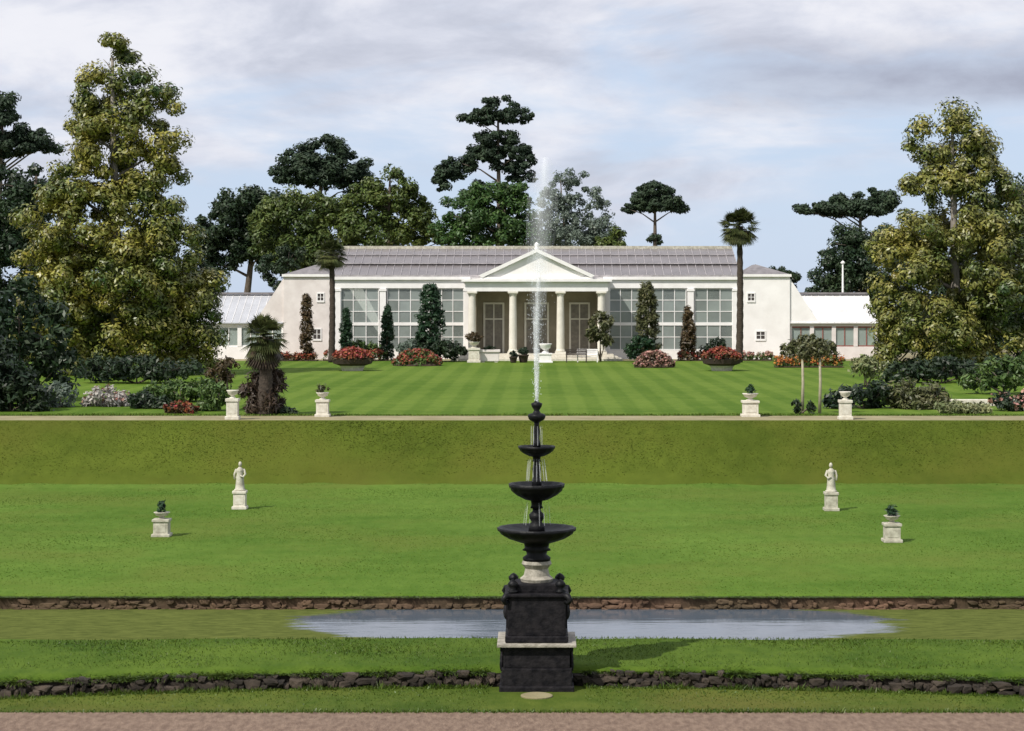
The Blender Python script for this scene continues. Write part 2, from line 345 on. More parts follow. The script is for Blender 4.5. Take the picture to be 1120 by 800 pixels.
def tube(bm, pts, rad, seg=8):
    rings = []
    pts = [Vector(p) for p in pts]
    for i, p in enumerate(pts):
        d = (pts[min(i + 1, len(pts) - 1)] - pts[max(i - 1, 0)]).normalized()
        u = d.cross(Vector((0, 1, 0.01)));  u = u.normalized() if u.length > 1e-3 else Vector((1, 0, 0)); v = d.cross(u).normalized()
        r = rad[i] if isinstance(rad, (list, tuple)) else rad
        rings.append([bm.verts.new(p + (u * math.cos(2 * math.pi * k / seg) + v * math.sin(2 * math.pi * k / seg)) * r) for k in range(seg)])
    for a, b_ in zip(rings, rings[1:]):
        for k in range(seg): bm.faces.new((a[k], a[(k + 1) % seg], b_[(k + 1) % seg], b_[k]))
    bm.faces.new(list(reversed(rings[0]))); bm.faces.new(rings[-1])
def prism(bm, poly, y0, y1):
    """extrude an XZ polygon along Y"""
    a = [bm.verts.new((x, y0, z)) for x, z in poly]; b_ = [bm.verts.new((x, y1, z)) for x, z in poly]
    k = len(poly)
    bm.faces.new(a); bm.faces.new(list(reversed(b_)))
    for i in range(k): bm.faces.new((a[i], b_[i], b_[(i + 1) % k], a[(i + 1) % k]))
    bmesh.ops.recalc_face_normals(bm, faces=bm.faces[:])
def quad_mesh(name, V, m, parent=None):
    """V: (n,4,3) array of separate quads"""
    nq = len(V)
    me = bpy.data.meshes.new(name)
    me.vertices.add(nq * 4); me.vertices.foreach_set('co', V.reshape(-1).astype(np.float32))
    me.loops.add(nq * 4); me.loops.foreach_set('vertex_index', np.arange(nq * 4, dtype=np.int32))
    me.polygons.add(nq); me.polygons.foreach_set('loop_start', np.arange(0, nq * 4, 4, dtype=np.int32))
    me.update(calc_edges=True)
    for f in (m if isinstance(m, (list, tuple)) else [m]): me.materials.append(f)
    return link(bpy.data.objects.new(name, me), parent)
def unit(a): return a / np.maximum(np.linalg.norm(a, axis=-1, keepdims=True), 1e-6)
def leaves(C, Rr, per, size, aspect=0.45, up=0.45, flat=1.0, out=0.9, jit=0.45):
    """leaf quads in clumps: C (n,3) centres, Rr (n,) radii"""
    C = np.repeat(np.asarray(C, float), per, axis=0); Rr = np.repeat(np.asarray(Rr, float), per)
    k = len(C)
    d = unit(rng.normal(size=(k, 3)))
    r = Rr * rng.random(k) ** 0.45
    off = d * r[:, None]; off[:, 2] *= flat
    P = C + off
    nrm = unit(d * out + np.array([0, 0, up]) + rng.normal(size=(k, 3)) * jit)
    a = unit(np.cross(nrm, rng.normal(size=(k, 3)))); b_ = np.cross(nrm, a)
    s = size * (0.65 + 0.7 * rng.random(k))[:, None]
    return np.stack([P - a * s, P + b_ * s * aspect - a * s * 0.1, P + a * s, P - b_ * s * aspect - a * s * 0.1], axis=1)
def fill(ells, dens, crad, shell=0.55):
    """clump centres in ellipsoids: (x,y,z,rx,ry,rz)"""
    C = []; RR = []
    for (x, y, z, rx, ry, rz) in ells:
        cnt = max(4, int(1.6 * dens * (rx * rz + ry * rz + rx * ry) / 3 / (crad * crad)))
        d = unit(rng.normal(size=(cnt, 3)))
        rr = shell + (1 - shell) * rng.random(cnt) ** 0.7
        p = d * rr[:, None] * np.array([rx, ry, rz]) * 0.92 + np.array([x, y, z])
        C.append(p); RR.append(crad * (0.5 + 0.8 * rng.random(cnt)))
    return np.concatenate(C), np.concatenate(RR)
def px_ells(lst, Y, base, depth=0.8):
    """crown lobes given as photo ellipses -> metres relative to the tree's foot"""
    k = Y / F; out = []
    for e in lst:
        px, py, rx, rz = e[:4]
        dy = e[4] if len(e) > 4 else rng.uniform(-0.25, 0.25) * rx * k
        ry = max(rx * k * depth, min(rx * k, 1.0))
        out.append((X(px, Y) - base[0], dy, Z(py, Y) - base[2], rx * k, ry, rz * k))
    return out
def branchy(bm, base_r, top, ells, nl=9, curve=0.3, start=0.25):
    """tapered trunk up to top (x,y,z) with limbs reaching into the crown lobes"""
    top = Vector(top); n_ = 8; pts = []; rad = []
    for i in range(n_ + 1):
        f = i / n_
        pts.append(Vector((top.x * f + math.sin(f * 5) * curve * 0.25, top.y * f + math.cos(f * 4) * curve * 0.2 - curve * 0.2, top.z * f)))
        rad.append(base_r * (1 - 0.82 * f) * (1.35 if i == 0 else 1))
    tube(bm, pts, rad, 10)
    for i in range(nl):
        e = ells[i % len(ells)]
        tgt = Vector((e[0] + rng.uniform(-.5, .5) * e[3], e[1] + rng.uniform(-.6, .6) * e[4], e[2] + rng.uniform(-.4, .4) * e[5]))
        f = min(0.95, max(start, (tgt.z - (tgt - Vector((0, 0, tgt.z))).length * 0.5) / max(top.z, 0.1)))
        j = int(f * n_); s = pts[j].lerp(pts[min(j + 1, n_)], f * n_ - j)
        r0 = base_r * (1 - 0.8 * f) * 0.5
        mid = s.lerp(tgt, 0.5) + Vector((0, 0, 0.08 * (tgt - s).length))
        tube(bm, [s, mid, tgt], [r0, r0 * 0.6, r0 * 0.2], 6)

def tree(name, label, cat, px, Y, base_z, lobes, leafmat, barkmat='bark', leaf=0.34, per=26, crad=0.9, dens=2.2, tr=0.4, top=None, out=0.9, jit=0.45,
         group=None, depth=0.8, aspect=0.45, nl=9, shell=0.5, up=0.45, flat=0.8, curve=0.3):
    base = (X(px, Y), Y, base_z)
    root = empty(name, base, label, cat, group)
    E = px_ells(lobes, Y, base, depth)
    zt = max(e[2] + e[5] * 0.5 for e in E) if top is None else Z(top, Y) - base_z
    hx = [e for e in E if e[2] + e[5] * 0.5 >= zt - 0.01]
    bm = bmesh.new(); branchy(bm, tr, ((hx[0][0] if hx else 0), 0, zt), E, nl, curve)
    obj('trunk', bm, M[barkmat], root, True)
    C, RR = fill(E, dens, crad, shell)
    quad_mesh('crown', leaves(C, RR, int(per * 2.6), leaf * 0.6, aspect, up, flat, out, jit), M[leafmat], root)
    return root

def shrub(name, label, cat, px, Y, base_z, lobes, leafmat, leaf=0.12, per=22, crad=0.3, dens=2.4, group=None, depth=0.9, aspect=0.4, flower=None, fl=0.3, shell=0.55):
    base = (X(px, Y), Y, base_z)
    root = empty(name, base, label, cat, group)
    E = px_ells(lobes, Y, base, depth)
    bm = bmesh.new()
    for i in range(6):
        e = E[i % len(E)]
        tube(bm, [(rng.uniform(-.1, .1), rng.uniform(-.1, .1), -0.05), (e[0] * .5, e[1] * .5, e[2] * .5), (e[0] + rng.uniform(-.4, .4) * e[3], e[1], e[2] + .3 * e[5])], [0.05, 0.035, 0.012], 6)
    obj('stem', bm, M['bark'], root, True)
    C, RR = fill(E, dens, crad, shell)
    C[:, 2] = np.maximum(C[:, 2], crad * 0.35)
    quad_mesh('foliage', leaves(C, RR, per, leaf, aspect), M[leafmat], root)
    if flower:
        sel = C[rng.random(len(C)) < 0.8]
        top = sel[:, 2] > -1
        d = unit(rng.normal(size=(len(sel), 3))); d[:, 2] = np.abs(d[:, 2])
        quad_mesh('blossom', leaves(sel[top] + d[top] * crad * 0.95, np.full(top.sum(), crad * 0.5), max(2, int(per * fl)), leaf * 0.8, 0.7, 0.8), M[flower], root)
    return root

# ------------------------------------------------------------------ the ground
UP = 2.17             # level of the upper terrace
xs = np.concatenate([np.linspace(-900, -70, 24), np.linspace(-64, 64, 257), np.linspace(70, 900, 24)])
def arc(x): return -1.0 * min((x / 9.5) ** 2, 2.1)
def wav(x): return 0.35 * math.sin(x * 0.9) * math.sin(x * 0.37 + 1) + 0.22 * math.sin(x * 2.3 + 2 * math.sin(x * 0.6)) + 0.12 * math.sin(x * 5.1)
def strip(name, rows, m, arcw=None, rough=0.0, wave=()):
    """a sheet swept across X; rows: (Y, Z) from near to far"""
    bm = bmesh.new(); grid = []
    for j, (y, z) in enumerate(rows):
        w = arcw[j] if arcw else 0
        grid.append([bm.verts.new((x, y + w * arc(x) + (wav(x) if j in wave else 0), z + (rough * (math.sin(x * 1.3 + y) + math.sin(x * 0.37 + 2 * y)) if rough and 0 < j < len(rows) - 1 else 0))) for x in xs])
    for a, b_ in zip(grid, grid[1:]):
        for i in range(len(xs) - 1): bm.faces.new((a[i], a[i + 1], b_[i + 1], b_[i]))
    o = obj(name, bm, m, None, True); o['kind'] = 'structure'
    return o
strip('ground', [(-300, 5.4), (-30, 5.4), (6, 5.4), (20, 2.0), (29, -0.2), (33.2, -0.32)], M['rough'])
strip('path', [(33.2, -0.32), (35.5, -0.32)], M['gravel'])
strip('sunken_lawn', [(35.5, -0.32), (35.56, -0.36), (36.5, -0.36), (38.34, -0.38)], M['near'], [0, 0, 0.3, 1])
strip('turf_strip', [(38.34, -0.38), (38.36, -0.12), (38.9, -0.08), (40.5, -0.09), (41.9, -0.10), (42.1, -0.14), (42.13, -0.62)], M['island'], [1, 1, 0.8, 0.3, 0, 0, 0], 0.012)
strip('pond_bed', [(42.13, -0.62), (47.36, -0.62)], M['mud'])
strip('lawn', [(47.36, -0.62), (47.39, -0.04), (47.8, 0.0), (55, 0.0), (62, 0.0), (70, 0.0), (74.6, 0.0), (76, 0.04)], M['lawn'], None, 0, (7,))

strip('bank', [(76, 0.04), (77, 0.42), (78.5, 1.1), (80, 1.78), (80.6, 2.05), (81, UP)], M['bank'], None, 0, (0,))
strip('terrace_path', [(81, UP), (84.2, UP)], M['gravelpale'])
strip('upper_lawn', [(84.2, UP), (100, UP), (130, UP), (162, UP)], M['upper'])
strip('forecourt', [(162, UP), (200, UP)], M['gravelpale'])
strip('far_ground', [(200, UP), (400, UP), (900, 2), (3000, 0)], M['rough'])
bm = bmesh.new()
v = [bm.verts.new(p) for p in ((-64, 42.1, -0.31), (64, 42.1, -0.31), (64, 47.37, -0.31), (-64, 47.37, -0.31))]; bm.faces.new(v)
o = obj('water', bm, M['water']); o['kind'] = 'structure'

def rubble(bm, x, w, y, z, h, dep):
    """one irregular, faceted stone"""
    r = bmesh.ops.create_icosphere(bm, subdivisions=2, radius=0.5)
    sk = random.uniform(-.6, .6); ph = random.uniform(0, 6); e1, e2 = random.uniform(.35, .7), random.uniform(.35, .7)
    for q in r['verts']:
        c = q.co * 2
        s_ = Vector((math.copysign(abs(c.x) ** e1, c.x), math.copysign(abs(c.y) ** 0.6, c.y), math.copysign(abs(c.z) ** e2, c.z)))
        k_ = 1 + 0.2 * math.sin(5 * c.x + ph) * math.cos(4 * c.z + ph) + random.uniform(-.07, .07)
        q.co = Vector((x + w / 2 + (s_.x * k_ + 0.3 * sk * s_.z) * w * 0.54, y + s_.y * dep * k_, z + h / 2 + s_.z * k_ * h * 0.56 + 0.16 * sk * h * s_.x))
def earth(bm, x0, x1, yf, z0, z1):
    prev = None; k_ = int((x1 - x0) * 2)
    for i in range(k_ + 1):
        x = x0 + i * 0.5; cur = [bm.verts.new((x, yf(x), z0)), bm.verts.new((x, yf(x), z1))]
        if prev: bm.faces.new((prev[0], cur[0], cur[1], prev[1]))
        prev = cur
# low rubble edge between the sunken lawn and the turf strip
bm = bmesh.new()
for row in range(3):
    x = -30.0
    while x < 30:
        w = random.choice((random.uniform(0.07, 0.16), random.uniform(0.12, 0.34))); yy = 38.3 + arc(x + w / 2)
        h = random.uniform(0.08, 0.14) if row else random.uniform(0.09, 0.20)
        if abs(x + w / 2) > 0.72 and random.random() < (0.95, 0.8, 0.5)[row]:
            rubble(bm, x, w, yy + random.uniform(-.10, .02) + 0.02 * row, -0.40 + 0.085 * row + random.uniform(-.02, .02), h, random.uniform(.08, .16))
        x += w * random.uniform(0.8, 1.15)
earth(bm, -30, 30, lambda x: 38.325 + arc(x), -0.45, -0.15)
tag(obj('stone_edging', bm, M['stone_dark']), 'low rough edging of dark rubble stones curving behind the fountain plinth', 'edging')
# low edging on the far side of the water, grown over from the lawn
bm = bmesh.new()
for row in range(3):
    x = -45.0
    while x < 45:
        w = random.choice((random.uniform(0.08, 0.2), random.uniform(0.15, 0.4))); h = random.uniform(0.07, 0.12)
        if random.random() < (1, 0.75, 0.45)[row]: rubble(bm, x, w, 47.35 + random.uniform(-.05, .02), -0.38 + 0.09 * row + random.uniform(-.02, .02), h, .07)
        x += w * random.uniform(0.85, 1.1)
earth(bm, -60, 60, lambda x: 47.35, -0.6, -0.045)
tag(obj('bank_edging', bm, M['brick']), 'low uneven reddish brown edging along the far side of the water', 'edging')

# grass blades on the near turf: one mass
def blades(name, npts, region, h, m, clump=None):
    u = rng.random((npts, 2)); x = region[0] + u[:, 0] * (region[1] - region[0])
    y = region[2] + u[:, 1] * (region[3] - region[2])
    ar = -1.0 * np.minimum((x / 9.5) ** 2, 2.1)
    return x, y, ar
k = 120000
xa = rng.uniform(-12, 12, k); sel = rng.random(k)
# 0 overhanging fringe of the turf strip, 1 turf strip, 2 sunken lawn, 3 foot of the stones, 4 fringe over the far edging
kind = np.digitize(sel, [0.27, 0.55, 0.70, 0.78])
xa = np.where(kind == 4, rng.uniform(-14, 14, k), xa); kfar = kind == 4
ar = -np.minimum((xa / 9.5) ** 2, 2.1)
ya = np.choose(kind, [38.30 + rng.random(k) ** 2 * 0.55 + ar, rng.uniform(38.7, 42.1, k) + ar * 0.35, rng.uniform(35.55, 38.1, k) + ar * 0.6, rng.uniform(37.95, 38.2, k) + ar, 47.34 + rng.random(k) ** 2 * 0.4])
zb = np.choose(kind, [-0.125, -0.11, -0.375, -0.385, -0.03] )
clump = 0.5 + 0.5 * np.sin(xa * 2.3 + np.sin(xa * 0.9) * 3) * np.sin(xa * 5.1 + 1) 
hh = np.choose(kind, [0.05 + 0.22 * clump * rng.random(k), rng.uniform(0.02, 0.07, k), rng.uniform(0.02, 0.045, k), 0.03 + 0.13 * clump * rng.random(k), 0.04 + 0.15 * clump * rng.random(k)])
ang = rng.uniform(0, math.pi, k); wd = rng.uniform(0.006, 0.015, k)
dx = np.cos(ang) * wd; dy = np.sin(ang) * wd
droop = np.choose(kind, [0.9, 0.2, 0.2, 0.2, 1.0])
lx = rng.normal(0, 0.5, k) * hh; ly = rng.normal(0, 0.4, k) * hh - droop * hh
zt = np.choose(kind, [0.35, 1, 1, 1, 0.15]) * rng.uniform(-0.9, 1.2, k)
zt = np.where((kind == 0) | (kind == 4), zt, np.abs(zt) * 0.5 + 0.5)
B = np.stack([np.stack([xa - dx, ya - dy, zb], 1), np.stack([xa + dx, ya + dy, zb], 1),
              np.stack([xa + lx + dx * .3, ya + ly, zb + hh * zt], 1), np.stack([xa + lx - dx * .3, ya + ly, zb + hh * zt], 1)], 1)
B = B[(np.abs(xa) > 0.9) | (ya > 39.2)]
gobj = quad_mesh('grass', B, M['blade']); gobj['kind'] = 'stuff'
def sward(name, k, x0, x1, y0, y1, zf, h0, h1, m, w=0.02, patch=1.0, bias=1.0):
    """short mown grass as real tufts, so the turf has grain"""
    x = rng.uniform(x0, x1, k); y = y0 + (y1 - y0) * rng.random(k) ** bias
    pt = 0.5 + 0.25 * np.sin(x * 0.7 + 2 * np.sin(y * 0.31)) + 0.25 * np.sin(y * 0.9 + 1.7 * np.sin(x * 0.23))
    h = (h0 + (h1 - h0) * rng.random(k)) * (1 - patch + patch * (0.5 + pt)); z = zf(x, y)
    a = rng.uniform(0, math.pi, k); dx = np.cos(a) * w * rng.uniform(.6, 1.4, k); dy = np.sin(a) * w
    lx = rng.normal(0, .6, k) * h; ly = rng.normal(0, .5, k) * h
    Q = np.stack([np.stack([x - dx, y - dy, z - .005], 1), np.stack([x + dx, y + dy, z - .005], 1), np.stack([x + lx + dx * .4, y + ly + dy * .4, z + h], 1), np.stack([x + lx - dx * .4, y + ly - dy * .4, z + h], 1)], 1)
    o = quad_mesh(name, Q, m); o['kind'] = 'stuff'; return o
bk = [(76, 0.05), (77, 0.42), (78.5, 1.1), (80, 1.78), (80.6, 2.05), (81, UP)]
sward('grass', 110000, -22, 22, 47.6, 76.3, lambda x, y: np.where(y > 75.2, (y - 75.2) * .0625, 0) - 0.0, 0.004, 0.014, M['lawnblade'], 0.022)
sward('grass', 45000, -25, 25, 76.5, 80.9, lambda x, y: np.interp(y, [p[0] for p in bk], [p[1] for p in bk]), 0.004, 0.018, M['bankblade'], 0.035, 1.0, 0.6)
sward('grass', 9000, -12, 12, 35.40, 35.62, lambda x, y: np.full_like(x, -0.345), 0.02, 0.075, M['blade'], 0.012, .6)
sward('grass', 9000, -25, 25, 84.1, 84.5, lambda x, y: np.full_like(x, UP), 0.03, 0.10, M['lawnblade'], 0.02, .6)

# ------------------------------------------------------------------ the conservatory
BY = 167.0
H = empty('conservatory', (0, BY, UP), 'long white glazed conservatory with a pedimented four column portico and lower wings', 'conservatory')
def part(name, bm, m, parent=H, smooth=False): return obj(name, bm, M[m], parent, smooth)
# local coordinates: x, y (0 = facade), z (0 = terrace)
ZT = 6.9; ZR = 9.45; DP = 7.5
pil = [-16.8, -12.9, -9.25, -5.75]
bm = bmesh.new(); box(bm, -17.1, 17.1, DP, DP + 0.4, 0, ZR - 0.3); part('rear_wall', bm, 'render')
bm = bmesh.new(); box(bm, -17.1, 17.1, 0.2, DP, 0.0, 0.12); part('floor_slab', bm, 'gravelpale')
for s in (-1, 1):
    bm = bmesh.new(); a, b_ = sorted((s * 5.55, s * 16.95)); box(bm, a, b_, 0.0, 0.35, 0, 0.75); part('base_wall', bm, 'render')
    bm = bmesh.new(); a, b_ = sorted((s * 5.55, s * 17.05)); box(bm, a, b_, -0.08, 0.4, ZT - 0.95, ZT - 0.25); part('frieze', bm, 'white')
    bm = bmesh.new(); box(bm, a - (0.1 if s < 0 else 0), b_ + (0.1 if s > 0 else 0), -0.28, 0.42, ZT - 0.245, ZT); part('cornice', bm, 'white')
    for p in pil:
        bm = bmesh.new(); xx = s * abs(p); w = 0.36 if abs(p) < 6 or abs(p) > 16 else 0.26
        box(bm, xx - w, xx + w, -0.14, 0.3, 0.0, ZT - 0.955); box(bm, xx - w - 0.08, xx + w + 0.08, -0.2, 0.25, 0, 0.35); box(bm, xx - w - 0.06, xx + w + 0.06, -0.19, 0.25, ZT - 1.2, ZT - 1.0)
        part('pilaster', bm, 'white')
    for p0, p1 in zip(pil, pil[1:]):
        a, b_ = sorted((s * abs(p0), s * abs(p1))); a += 0.34; b_ -= 0.34; z0 = 0.755; z1 = ZT - 0.955
        bm = bmesh.new()
        for q in range(4):
            xx = a + (b_ - a) * q / 3; w = 0.07 if q in (0, 3) else 0.03
            box(bm, max(a, xx - w), min(b_, xx + w), 0.06, 0.16, z0, z1)
        zt = 2.95
        box(bm, a, b_, 0.04, 0.18, zt - 0.13, zt + 0.13)
        for zz in (z0 + 0.05, 1.85, 4.0, 4.95, z1 - 0.05): box(bm, a, b_, 0.07, 0.15, zz - 0.03, zz + 0.03)
        wdw = part('window', bm, 'white')
        bm = bmesh.new(); zz_ = [z0, 1.85, zt, 4.0, 4.95, z1]
        for q in range(3):
            for u_ in range(5):
                xa_, xb_ = a + (b_ - a) * q / 3, a + (b_ - a) * (q + 1) / 3; j1, j2 = rng.uniform(-.008, .008, 2)
                v_ = [bm.verts.new(p) for p in ((xa_, 0.11 + j1, zz_[u_]), (xb_, 0.11 - j1, zz_[u_]), (xb_, 0.11 - j1 + j2, zz_[u_ + 1]), (xa_, 0.11 + j1 + j2, zz_[u_ + 1]))]; bm.faces.new(v_)
        part('pane', bm, 'glass', wdw)
    # glass roof, with rafters and purlins
    bm = bmesh.new()
    a, b_ = sorted((s * 0.006, s * 17.1))
    poly = [(0.05, ZT + 0.02), (DP, ZR), (DP, ZR + 0.06), (0.05, ZT + 0.08)]
    va = [bm.verts.new((a, y, z)) for y, z in poly]; vb = [bm.verts.new((b_, y, z)) for y, z in poly]
    bm.faces.new(va); bm.faces.new(list(reversed(vb)))
    for i in range(4): bm.faces.new((va[i], vb[i], vb[(i + 1) % 4], va[(i + 1) % 4]))
    bmesh.ops.recalc_face_normals(bm, faces=bm.faces[:])
    rf = part('roof', bm, 'roofglass')
    bm = bmesh.new(); nraf = 24
    for q in range(nraf + 1):
        xx = a + (b_ - a) * q / nraf
        tube(bm, [(xx, 0.05, ZT + 0.11), (xx, DP, ZR + 0.09)], 0.032, 4)
    for f, hw in ((0.40, 0.32), (0.72, 0.08)):
        yy = 0.05 + (DP - 0.05) * f; zz = ZT + 0.1 + (ZR - ZT) * f
        box(bm, a, b_, yy - hw, yy + hw, zz, zz + 0.09)
    part('glazing_bar', bm, 'lead', rf)
    bm = bmesh.new(); box(bm, a, b_, -0.2, 0.1, ZT + 0.003, ZT + 0.16); part('gutter', bm, 'lead', rf)
    bm = bmesh.new(); box(bm, a, b_ + 0.0, DP - 0.25, DP + 0.45, ZR - 0.02, ZR + 0.24); part('ridge_cap', bm, 'stonegrey', rf)
    # end blocks
    a, b_ = sorted((s * 17.3, s * 21.2))
    bm = bmesh.new(); box(bm, a, b_, -0.25, DP, 0, ZT); part('end_block', bm, 'render' if s > 0 else 'renderpink')
    bm = bmesh.new(); box(bm, a - 0.12, b_ + 0.12, -0.42, DP + 0.1, ZT + 0.003, ZT + 0.22); part('end_cornice', bm, 'white')
    bm = bmesh.new()
    q0 = [bm.verts.new(p) for p in ((a, -0.2, ZT + 0.22), (b_, -0.2, ZT + 0.22), (b_, DP, ZT + 0.22), (a, DP, ZT + 0.22))]
    r0, r1 = (bm.verts.new(((a + b_) / 2 - s * 0.6, 2.6, ZT + 1.1)), bm.verts.new(((a + b_) / 2 - s * 0.6, DP - 2.0, ZT + 1.1)))
    bm.faces.new((q0[0], q0[1], r0)); bm.faces.new((q0[2], q0[3], r1)); bm.faces.new((q0[1], q0[2], r1, r0)); bm.faces.new((q0[3], q0[0], r0, r1)); bm.faces.new(list(reversed(q0)))
    bmesh.ops.recalc_face_normals(bm, faces=bm.faces[:])
    part('end_roof', bm, 'slate')
    wins = [(s * 17.95, 5.2, 0.26, 0.28), (s * 18.75, 2.0, 0.34, 0.30)] if s > 0 else [(-18.1, 5.2, 0.24, 0.28), (-18.4, 2.1, 0.3, 0.4)]
    for (wx, wz, ww, wh) in wins:
        bm = bmesh.new()
        box(bm, wx - ww - .09, wx + ww + .09, -0.32, -0.253, wz - wh - .16, wz - wh); box(bm, wx - ww - .09, wx + ww + .09, -0.31, -0.253, wz + wh, wz + wh + .1)
        box(bm, wx - ww - .09, wx - ww, -0.305, -0.253, wz - wh, wz + wh); box(bm, wx + ww, wx + ww + .09, -0.305, -0.253, wz - wh, wz + wh)
        w_ = part('small_window', bm, 'white')
        bm = bmesh.new(); box(bm, wx - ww, wx + ww, -0.27, -0.253, wz - wh, wz + wh); part('dark_pane', bm, 'dark', w_)
        bm = bmesh.new(); box(bm, wx - .025, wx + .025, -0.285, -0.272, wz - wh, wz + wh); box(bm, wx - ww, wx + ww, -0.286, -0.2725, wz - .02, wz + .02); part('sash_bar', bm, 'white', w_)
    # raking parapet between end block and wing
    bm = bmesh.new(); xa_, xb_ = s * 21.203, s * 23.6
    prism(bm, [(xa_, 2.9), (xb_, 2.9), (xb_, 3.15), (xa_, ZT - 0.1)], -0.1, 0.3); part('raking_parapet', bm, 'render' if s > 0 else 'renderpink')
    # wings: low wall, glazed front, lean-to roof
    a, b_ = sorted((s * 21.25, s * 28.6))
    bm = bmesh.new(); box(bm, a, b_, 0.02, 0.32, 0, 1.05); box(bm, a, b_, 0.04, 0.3, 2.75, 2.98); part('wing_wall', bm, 'renderpink' if s > 0 else 'render')
    bm = bmesh.new(); box(bm, a, b_, 4.6, 4.9, 0, 5.3); part('wing_rear_wall', bm, 'render')
    for q in range(5):
        xx = a + (b_ - a) * q / 4
        bm = bmesh.new(); box(bm, xx - 0.17 * (q > 0), xx + 0.17 * (q < 4), 0.0, 0.3, 1.052, 2.748); part('wing_pier', bm, 'white' if s < 0 else 'renderpink')
    for q in range(4):
        x0 = a + (b_ - a) * q / 4 + 0.17; x1 = a + (b_ - a) * (q + 1) / 4 - 0.17
        bm = bmesh.new()
        box(bm, x0, x1, 0.1, 0.2, 2.62, 2.748); box(bm, x0, x1, 0.1, 0.2, 1.052, 1.15); box(bm, (x0 + x1) / 2 - .04, (x0 + x1) / 2 + .04, 0.09, 0.19, 1.15, 2.62)
        w_ = part('wing_window', bm, 'redframe' if s > 0 else 'white')
        bm = bmesh.new(); box(bm, x0, x1, 0.14, 0.16, 1.15, 2.62); part('wing_pane', bm, 'glass', w_)
    bm = bmesh.new()
    poly = [(-0.25, 2.985), (4.9, 5.35), (4.9, 5.42), (-0.25, 3.055)]
    va = [bm.verts.new((a, y, z)) for y, z in poly]; vb = [bm.verts.new((b_, y, z)) for y, z in poly]
    bm.faces.new(va); bm.faces.new(list(reversed(vb)))
    for i in range(4): bm.faces.new((va[i], vb[i], vb[(i + 1) % 4], va[(i + 1) % 4]))
    bmesh.ops.recalc_face_normals(bm, faces=bm.faces[:])
    wr = part('wing_roof', bm, 'wingglass' if s > 0 else 'wingglassgrey')
    bm = bmesh.new()
    for q in range(13):
        xx = a + (b_ - a) * q / 12; tube(bm, [(xx, -0.25, 3.08), (xx, 4.9, 5.44)], 0.028, 4)
    part('wing_glazing_bar', bm, 'white', wr)
    bm = bmesh.new(); box(bm, a, b_, 4.6, 5.1, 5.43, 5.62); part('wing_ridge', bm, 'slate', wr)
# portico
PY = -3.6
bm = bmesh.new()
for i in range(3): box(bm, -6.3 - .35 * (2 - i), 6.3 + .35 * (2 - i), PY - 0.75 - .35 * (2 - i), 0.1, i * 0.17, (i + 1) * 0.17 - 0.001 * (i == 9))
part('portico_step', bm, 'stone')
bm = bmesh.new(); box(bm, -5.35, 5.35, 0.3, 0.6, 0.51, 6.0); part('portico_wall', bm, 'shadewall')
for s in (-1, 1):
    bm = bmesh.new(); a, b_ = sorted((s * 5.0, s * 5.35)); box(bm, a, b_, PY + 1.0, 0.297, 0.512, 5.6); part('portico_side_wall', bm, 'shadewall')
bm = bmesh.new(); box(bm, -5.5, 5.5, PY - 0.1, 0.297, 5.86, 5.95); part('portico_ceiling', bm, 'cream')
for xx in (-3.6, 0.0, 3.6):
    bm = bmesh.new(); w = 0.95 if xx == 0 else 0.8
    for sg in (-1, 1): box(bm, xx + sg * w - .08, xx + sg * w + .08, 0.2, 0.297, 0.515, 4.6)
    box(bm, xx - w - .08, xx + w + .08, 0.2, 0.297, 4.602, 4.75); box(bm, xx - .05, xx + .05, 0.21, 0.296, 0.515, 4.6)
    box(bm, xx - w + .08, xx + w - .08, 0.215, 0.295, 3.3, 3.42)
    d = part('door', bm, 'cream')
    bm = bmesh.new(); box(bm, xx - w + .08, xx + w - .08, 0.262, 0.28, 0.515, 4.6); part('door_pane', bm, 'door', d)
for xx in (-5.3, -1.95, 1.95, 5.3):
    bm = bmesh.new(); p = [(0.36, 0.72), (0.40, 0.80), (0.335, 0.9)]
    for i in range(9): f = i / 8; p.append((0.33 - 0.05 * f ** 1.6, 0.95 + f * 4.35))
    p += [(0.33, 5.34), (0.30, 5.40), (0.40, 5.5)]
    lathe(bm, p, 24, xx, PY); box(bm, xx - .45, xx + .45, PY - .45, PY + .45, 0.511, 0.72, 0.02); box(bm, xx - .42, xx + .42, PY - .42, PY + .42, 5.501, 5.66, 0.02)
    part('column', bm, 'cream', H, False)
bm = bmesh.new(); box(bm, -5.85, 5.85, PY - 0.38, PY + 0.38, 5.665, 6.45)
for s in (-1, 1):
    a, b_ = sorted((s * 5.0, s * 5.85)); box(bm, a, b_, PY + 0.383, -0.09, 5.665, 6.45)
part('entablature', bm, 'white')
bm = bmesh.new(); box(bm, -5.54, 5.54, -0.085, 0.29, 6.003, ZT - 0.004); part('attic_wall', bm, 'render')
bm = bmesh.new(); box(bm, -6.15, 6.15, PY - 0.7, -0.09, 6.453, 6.66); part('portico_cornice', bm, 'white')
bm = bmesh.new(); prism(bm, [(-4.25, 6.855), (4.25, 6.855), (0, 8.85)], PY - 0.30, 0.5); part('tympanum', bm, 'render')
bm = bmesh.new()
box(bm, -4.6, 4.6, PY - 0.55, PY + 0.2, 6.663, 6.85)
for s in (-1, 1):
    prism(bm, [(s * 4.45, 6.78), (0, 8.86), (0, 9.16), (s * 4.75, 6.96)], PY - 0.62, 0.6)
part('pediment', bm, 'white')
bm = bmesh.new(); lathe(bm, [(0.16, 9.1), (0.2, 9.2), (0.09, 9.28), (0.2, 9.45), (0.14, 9.6), (0.02, 9.7)], 12, 0, PY - .2); part('finial', bm, 'white', H, True)
